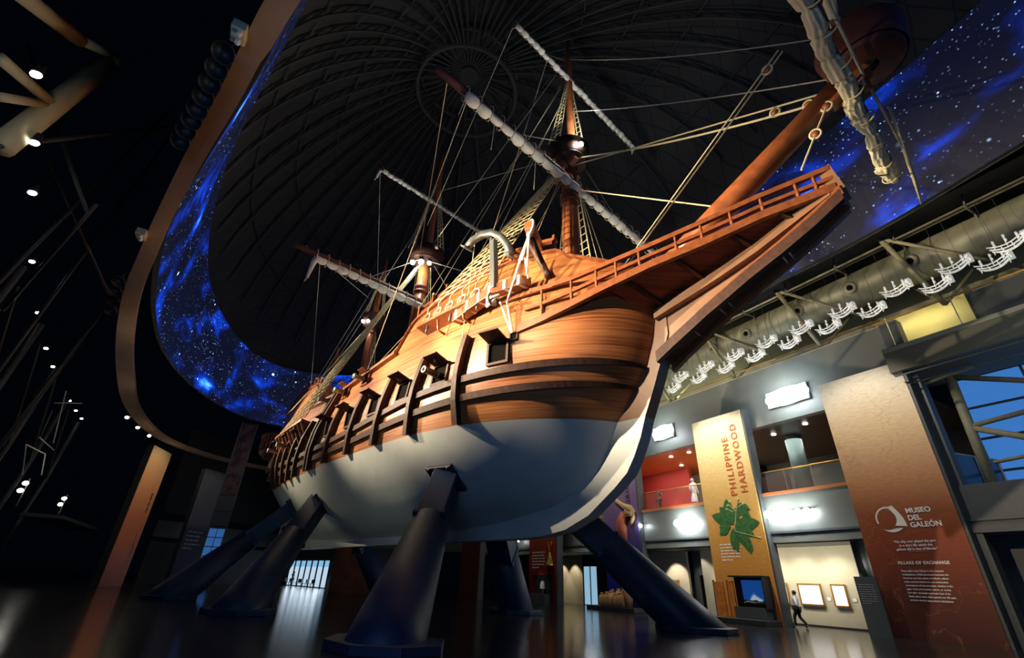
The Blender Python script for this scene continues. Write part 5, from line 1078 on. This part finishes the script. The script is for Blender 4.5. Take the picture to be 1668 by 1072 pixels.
# ---------------------------------------------------------- shrouds, channels, running rigging
def shrouds(nm, feet, head, headw, mt, n_rat, side, r=.028):
    """feet: list of ship points, converging on the masthead"""
    mb = MB(); nf = len(feet); hs = [P(head[0] + headw * (i / (nf - 1) - .5), side * head[1], head[2]) for i in range(nf)]
    for a_, b_ in zip(feet, hs): mb.path([a_, b_], r, 5)
    for j in range(1, n_rat):
        u = j / n_rat; mb.path([a_.lerp(b_, u) + Vector((0, 0, .02 * ((i + j) % 2))) for i, (a_, b_) in enumerate(zip(feet, hs))], r * .62, 4)
    return mb.build(nm, mt, ship)
def ring(c, n, R0, r, mb):
    n = Vector(n).normalized(); a_ = n.orthogonal().normalized(); b_ = n.cross(a_); mb.path([c + (a_ * math.cos(q) + b_ * math.sin(q)) * R0 for q in [2 * math.pi * i / 14 for i in range(15)]], r, 6, False)
for side in (1, -1):
    # fore channel with deadeyes, chain hooks
    ss = [-5.7 + 4.9 * i / 8 for i in range(9)]; pts = [HB(s, 12.28 + .0 * s, .32, side) for s in ss]
    mb = MB(); mb.sweep(pts, [hframe(s, 12.2, side)[2] for s in ss], [(0, 0, 1)] * 9, .8, .16); ch = mb.build('fore_channel', M_TRIM, ship)
    feet = []
    for i in range(6):
        s = -5.2 + i * .86; c = HB(s, 12.75, .60, side); mb = MB(); ring(c, hframe(s, 12, side)[2], .25, .055, mb); mb.path([HB(s, 12.3, .6, side), c - Vector((0, 0, .25))], .045, 5); mb.path([c + Vector((0, 0, .25)), c + Vector((.02, 0, .55))], .04, 5); de = mb.build('deadeye_strop', M_ROPE, ship, True)
        mb = MB(); mb.lathe([(.001, -.06), (.19, -.05), (.19, .05), (.001, .06)], c, 12, hframe(s, 12, side)[2]); mb.build('deadeye', M_TRIM, de, True)
        feet.append(c + Vector((0, 0, .5)))
        if i < 5:
            mb = MB(); mb.path([HB(s + .3, 12.15, .62, side), HB(s + .35, 11.6, .42, side), HB(s + .5, 11.45, .1, side)] if i % 2 else [HB(s + .3, 12.15, .55, side), HB(s + .3, 11.75, .5, side)], .06, 6); mb.build('chain_hook', M_TRIM if i % 2 else M_IRON, ship, True)
    shrouds('fore_shrouds', feet, (.2, .35, 22.3), .6, M_NET, 24, side, .04)
    shrouds('fore_topmast_shrouds', [P(.3 + .42 * (i - 1), side * 1.2, 23.6) for i in range(3)], (.5, .15, 29.6), .2, M_NET, 16, side, .04)
    # main
    ss = [-23.8 + 6.2 * i / 8 for i in range(9)]; mb = MB(); mb.sweep([HB(s, 10.0, .35, side) for s in ss], [hframe(s, 10, side)[2] for s in ss], [(0, 0, 1)] * 9, .85, .14); mb.build('main_channel', M_TRIM, ship)
    for i in range(9):
        s = -23.5 + i * .72; mb = MB(); mb.path([HB(s, 9.95, .7, side), HB(s + .1, 9.2, .25, side), HB(s + .2, 8.9, .08, side)], .07, 5); mb.build('channel_knee', M_TRIM, ship)
    shrouds('main_shrouds', [HB(-23.2 + i * .95, 10.2, .68, side) for i in range(7)], (-14.2, .4, 22.6), .9, M_NET, 26, side, .036)
    shrouds('main_topmast_shrouds', [P(-14 + .45 * (i - 1), side * 1.35, 23.9) for i in range(3)], (-13.8, .15, 31), .2, M_NET, 20, side, .045)
    shrouds('mizzen_shrouds', [HB(-27.0 + i * .8, 12.6, .45, side) for i in range(4)], (-21, .25, 20.0), .3, M_NET, 18, side, .03)
    shrouds('mizzen_topmast_shrouds', [P(-21 + .3 * (i - 1), side * .8, 20.7) for i in range(3)], (-20.8, .1, 25.4), .1, M_NET, 12, side, .035)
def rope(nm, a_, b_, r=.022, mt=M_ROPEG, sag=0, n=10):
    a_, b_ = Vector(a_), Vector(b_); mb = MB(); mb.path([a_.lerp(b_, i / n) - Vector((0, 0, sag * 4 * (i / n) * (1 - i / n))) for i in range(n + 1)], r, 6); return mb.build(nm, mt, ship)
rope('forestay', P(.3, 0, 22.4), P(11.7, .1, 17.2), .035, M_ROPE)
rope('forestay', P(.5, 0, 22.9), P(11.9, -.1, 16.9), .045, M_ROPE, .35)
rope('fore_topmast_stay', P(.6, 0, 32.2), P(12.6, .1, 19.6), .026, M_ROPEG, .5)
rope('fore_topmast_stay', P(.5, 0, 27), P(12.3, 0, 17.6), .028, M_ROPEG, .3)
rope('sprit_stay', P(3.0, .5, 13.2), P(11.2, 1.4, 18.9), .032, M_ROPE)
rope('sprit_stay', P(3.0, .35, 13.2), P(11.3, 1.25, 18.9), .032, M_ROPE)
rope('lower_stay', P(1, .2, 20.0), P(7.4, .3, 14.6), .03, M_ROPE)
rope('bobstay', P(10.5, .3, 14.2), P(12.1, .2, 16.9), .035, M_ROPE); rope('bobstay', P(11.2, 0, 13.4), P(12.6, -4.6, 16.2), .03, M_ROPE)
for a_, b_, u in ((P(.5, 0, 22.9), P(11.9, -.1, 16.9), .86), (P(.5, 0, 22.9), P(11.9, -.1, 16.9), .95), (P(10.5, .3, 14.2), P(12.1, .2, 16.9), .45), (P(10.5, .3, 14.2), P(12.1, .2, 16.9), .8), (P(3.0, .42, 13.2), P(11.25, 1.3, 18.9), .93)):
    c = a_.lerp(b_, u); mb = MB(); ring(c, (0, 1, .2), .17, .045, mb); k_ = mb.build('stay_deadeye', M_ROPE, ship, True); mb = MB(); mb.lathe([(.001, -.06), (.12, -.05), (.12, .05), (.001, .06)], c, 12, (0, 1, .2)); mb.build('deadeye_disc', M_MAST, k_, True)
for a_, b_ in (((-.2, .3, 22.0), (-9.5, 4.1, 11.9)), ((-.2, .3, 22.2), (-10.6, 4.1, 11.8)), ((0, .2, 29.5), (-7.6, 3.6, 14.6)), ((0, .2, 29.8), (-8.2, 3.9, 12.0)), ((.3, 4.8, 30.0), (-13.5, .6, 26)), ((.6, 8.6, 20.9), (-13.6, .8, 19.6)), ((.6, 7.4, 21), (-12, 3.9, 11.6)), ((.5, .5, 22), (-.5, 2.4, 15.0)), ((.5, .4, 21.5), (-1.0, 2.5, 15.0)), ((.5, -.4, 21.5), (1.2, -2.3, 14.5)), ((.5, -.3, 22), (.6, -2.5, 14.5)), ((.3, .2, 28.5), (-3.4, 3.0, 15.0)), ((.3, .2, 28.2), (-4.4, 3.1, 15.0)), ((-13.6, 8.6, 19.4), (-22, .4, 23)), ((-13.9, .3, 22.4), (-19.6, 3.6, 12.6)), ((-13.9, .2, 28.7), (-21.6, 3.0, 14.2)), ((-13.7, 5.2, 28.9), (-21.2, .2, 24)), ((-13.4, 0, 30), (.3, 0, 23.4)), ((-13.4, 0, 22.8), (-.2, .1, 13.6)), ((-13.6, 4.5, 19.0), (-13.6, .4, 23)), ((-13.6, -4.5, 19.0), (-13.6, -.4, 23)), ((.5, 4.5, 21), (.4, .4, 24)), ((.5, -4.5, 21), (.4, -.4, 24)), ((.5, 2.5, 30.1), (.5, .1, 32)), ((-21, 0, 23), (-28.5, 1, 14.6)), ((-21, .2, 25), (-29.5, 1.4, 14.0)), ((-13.6, 7.6, 19), (-21, 3.6, 13.2)), ((.5, -8.3, 21), (-8.2, -3.4, 14.2)), ((.6, 5.8, 20.6), (.6, 5.9, 18.6)), ((.6, 3.0, 20.6), (.6, 3.1, 18.2)), ((.6, 7.5, 20.8), (.6, 7.8, 19.2)), ((-.5, 0, 31.8), (-13.8, 0, 24)), ((-2.2, 4.0, 12.3), (-.4, .6, 22.2)), ((-2.4, 4.1, 12.2), (.5, 2.0, 30)), ((-13.6, -7.6, 19), (-21, -3.6, 13.2)), ((-2.4, 4.3, 10.0), (-2.2, 4.2, 16.5))):
    rope('rigging_line', P(*a_), P(*b_), .02, M_ROPEG if a_[0] < -5 else M_ROPE)
# cathead, hanging tackle, hawse pipe
mb = MB(); mb.sweep([P(.6, 2.4, 14.4), P(1.25, 3.7, 14.55), P(1.55, 4.35, 14.65)], [(0, 0, 1)] * 3, [Vector((1, .3, 0))] * 3, .42, .40); cat_ = mb.build('cathead', M_TRIM, ship, bevel=.02)
mb = MB(); mb.path([P(1.25, 3.9, 14.3), P(1.3, 3.5, 13.6), P(1.45, 3.15, 12.95), P(1.6, 3.2, 12.6)], [.2, .18, .13, .16], 8); mb.build('cathead_knee', M_DARKW, cat_, True)
mb = MB(); 
for q in range(3): ring(P(1.42 + .06 * q, 4.1 + .07 * q, 14.6), (.35, 1, 0), .30, .05, mb)
mb.build('cathead_lashing', M_LASH, cat_, True)
for i, (a_, b_) in enumerate((((1.45, 4.2, 14.4), (1.0, 4.15, 13.2)), ((1.45, 4.2, 14.4), (1.25, 4.1, 12.4)), ((1.35, 4.1, 14.4), (.9, 4.2, 13.2)), ((1.0, 4.2, 13.3), (.1, 4.05, 11.6)), ((1.2, 4.15, 13.2), (1.1, 3.85, 12.4)), ((.1, 4.05, 11.6), (.3, 3.85, 10.2)), ((-.15, 4.2, 11.65), (.25, 3.85, 10.2)))): rope('cat_tackle', P(*a_), P(*b_), .045, M_LASH)
u, v, n = hframe(.25, 10.1); mb = MB(); c = HB(.25, 10.1, .03)
for a_, b_, l1, l2 in ((.16, 0, .06, .38), (-.16, 0, .06, .38), (0, .16, .38, .06), (0, -.16, .38, .06)): mb.obox(c + u * a_ + v * b_, u, v, n, l1, l2, .08)
hz = mb.build('hawse_frame', M_DARKW, ship); mb = MB(); mb.obox(c - n * .02, u, v, n, .28, .28, .04); mb.build('hawse_dark_panel', M_BLACK, hz)  # black panel painted for the dark inside the hawse
# anchor: timber stock lashed along the bulwark, iron shank with curved arms
an = thing('anchor', 'large iron anchor with timber stock and white bands hung on the bow bulwark', 'anchor', SW(-.8, 4.2, 12.0), ANG)
def PA(s, t, z): return P(s + .8, t - 4.2, z - 12.0)
mb = MB(); ss = [(-3.05, 4.22, 11.95), (-1.7, 4.28, 12.12), (-.4, 4.22, 12.32), (.9, 3.75, 12.45)]; mb.sweep([PA(*q) for q in ss], [(0, 0, 1)] * 4, [Vector((.15, 1, 0)), Vector((.05, 1, 0)), Vector((.2, 1, 0)), Vector((.4, 1, 0))], .46, .46); sk = mb.build('stock', M_TRIM, an, bevel=.03)
for s, t_, z in ((-2.75, 4.23, 11.98), (-1.95, 4.27, 12.1), (-1.2, 4.26, 12.2), (-.55, 4.23, 12.3), (.15, 4.02, 12.37), (.75, 3.80, 12.43)):
    mb = MB(); mb.sweep([PA(s - .065, t_ + .02, z), PA(s + .065, t_, z + .01)], [(0, 0, 1)] * 2, [Vector((.15, 1, 0))] * 2, .49, .49); mb.build('stock_band', M_LASH, sk)
mb = MB(); mb.sweep([PA(-.42, 4.35, 12.35), PA(-.55, 4.3, 13.4), PA(-.78, 4.2, 14.6), PA(-.9, 4.15, 15.3)], [(1, 0, 0)] * 4, [(0, 1, 0)] * 4, .30, .26); mb.build('shank', M_IRON, an, bevel=.03)
mb = MB(); arc_ = [(-2.3, 4.6, 15.35), (-2.0, 4.5, 15.72), (-1.5, 4.35, 15.88), (-.95, 4.2, 15.75), (-.45, 4.05, 15.3), (-.12, 3.95, 14.7), (.02, 3.9, 14.1)]; mb.sweep([PA(*q) for q in arc_], [(PA(*arc_[min(i + 1, 6)]) - PA(*arc_[max(i - 1, 0)])).cross(Vector((0, 1, 0))) for i in range(7)], [(0, 1, 0)] * 7, .30, .26); mb.build('arms', M_IRON, an, True)
for a_ in (0, 5):
    c = PA(*arc_[a_ + (0 if a_ == 0 else 1)]); mb = MB(); mb.obox(c, (.7, 0, -.6), (0, 1, 0), (.6, 0, .7), .5, .5, .08); mb.build('fluke', M_IRON, an)
mb = MB(); ring(PA(-.35, 4.45, 11.75), (1, .1, 0), .25, .05, mb); mb.build('anchor_ring', M_IRON, an, True)
mb = MB(); mb.path([PA(-.6, 4.5, 11.9), PA(-.6, 4.5, 11.5), PA(-.15, 4.5, 11.6)], .07, 6); mb.path([PA(-.6, 4.55, 11.85), PA(.1, 4.5, 11.75)], .06, 6); mb.build('shackle', M_LASH, an, True)
# lamps clamped to the masts
for i, (s, t_, z, r_, pw, lab) in enumerate(((1.35, .2, 23.2, .16, 170, 'bright white spotlight at the foremast top'), (-13.9, 1.1, 22.35, .17, 150, 'left one of three bright lamps at the mainmast top'), (-13.2, .8, 22.2, .2, 260, 'middle and brightest of three lamps at the mainmast top'), (-12.5, .5, 21.9, .15, 120, 'right one of three lamps at the mainmast top'), (-21.2, .8, 20.2, .13, 70, 'small left lamp at the mizzen top'), (-20.5, .7, 20.0, .13, 70, 'small right lamp at the mizzen top'))):
    t = thing('mast_lamp', lab, 'spotlight', SW(s, t_, z), ANG); MB().ell((0, 0, 0), r_, r_, r_, 12, 8).build('bulb', M_WHEMIT, t, True)
    mb = MB(); mb.lathe([(.02, r_ * 2), (r_, r_ * 1.9), (r_ * 1.25, r_ * .6)], (0, 0, 0), 12); mb.path([(0, 0, r_ * 2), (-.3, 0, r_ * 2.6)], .04, 6); mb.build('housing', M_CHAR, t, True)
    light('mast_lamp_light', 'POINT', SW(s, t_ + .3, z - .1), None, pw, (1, .97, .92), shadow_soft_size=.12)
# uplights on the canvas
spot('sail_uplight', SW(1.5, 4.2, 15.6), SW(.5, 5.5, 21), 420, NEUT, 90); spot('sail_uplight', SW(1.5, -2, 15.6), SW(.5, -4.5, 21), 420, NEUT, 90)
spot('sail_uplight', SW(-11, 3, 12.5), SW(-13.6, 4.5, 19), 520, NEUT, 70); spot('sail_uplight', SW(1.6, 0, 23.9), SW(.5, -1, 30), 600, (.95, .97, 1), 120); spot('sail_uplight', SW(-12.6, 0, 23.6), SW(-13.6, 0, 29), 260, (.95, .97, 1), 110)
spot('sprit_light', W(2, 6, 13.5), SW(12.5, 0, 16.5), 420, (1, .92, .72), 70)

# ---------------------------------------------------------- blue steel support columns
def column(label, base, topp, rtop=.66):
    b0 = SW(base[0], base[1], 0); t = thing('support_column', label, 'support column', b0, ANG, 'slanting blue columns under the hull')
    L6 = lambda s, t_, z: P(s - base[0], t_ - base[1], z)
    a_ = L6(base[0], base[1], .05); b_ = L6(topp[0], topp[1], topp[2]); d = (b_ - a_).normalized(); ln = (b_ - a_).length
    k1 = a_ + d * (ln * .62)
    bm_ = MB(); bm_.path([a_ - d * .9, a_ + d * .0 + d * .3, k1], [1.02, .98, rtop], 32); o = bm_.build('tube', M_NAVY, t, True)
    # head box, tapering slightly to the hull plate
    x = d.cross(Vector((0, 0, 1))).normalized(); y = x.cross(d)
    mb = MB(); mb.sweep([k1 - d * .1, b_ + d * .35], [x] * 2, [y] * 2, 1.0 if rtop < .7 else 1.25, 1.0 if rtop < .7 else 1.25); mb.build('head_box', M_NAVY, t, bevel=.03)
    mb = MB(); mb.sweep([k1 - d * .12, k1 + d * .05], [x] * 2, [y] * 2, 1.15 if rtop < .7 else 1.4, 1.15 if rtop < .7 else 1.4); mb.build('collar_plate', M_NAVY, t, bevel=.02)
    # pad plate lying against the planking
    side = 1 if topp[1] > 0 else -1; u, v, n = hframe(topp[0], topp[2], side)
    mb = MB(); mb.obox(HB(topp[0], topp[2], .02, side) - P(base[0], base[1], 0), u, v, n, 1.35, 1.25, .22); mb.build('hull_pad', M_CHAR, t, bevel=.03)
    for cx2, cy2 in ((-.5, -.45), (.5, -.45), (-.5, .45), (.5, .45)):
        mb = MB(); mb.ell(HB(topp[0], topp[2], .16, side) - P(base[0], base[1], 0) + u * cx2 + v * cy2, .06, .06, .06, 8, 5); mb.build('bolt', M_IRON, t, True)
    oc = [(1.75 * math.cos(R(22.5 + 45 * i)), 1.45 * math.sin(R(22.5 + 45 * i))) for i in range(8)]
    mb = MB(); mb.prism([Vector((p_[0], p_[1], .11)) for p_ in oc], (0, 0, .22)); mb.build('base_plate', M_NAVY, t, bevel=.02)
column('big blue column in the centre foreground, nearest the camera', (-.2, 7.35), (-4.1, 3.1, 5.25))
column('blue column sloping down right beyond the bow, in front of violet pillar', (.6, -7.3), (-3.6, -3.1, 5.25), .80)
column('second blue column on near side, left of the centre one', (-12.45, 7.15), (-17.4, 2.75, 5.3))
column('blue column beyond the keel, in front of bell pillar', (-10.3, -7.2), (-8.2, -3.4, 4.6), .8)
column('dim blue column farthest left on near side, under the stern', (-24.5, 7.4), (-23.5, 1.95, 5.6))
column('blue column beyond the keel, hidden behind the centre column', (-24.3, -7.2), (-23.5, -1.95, 5.6))
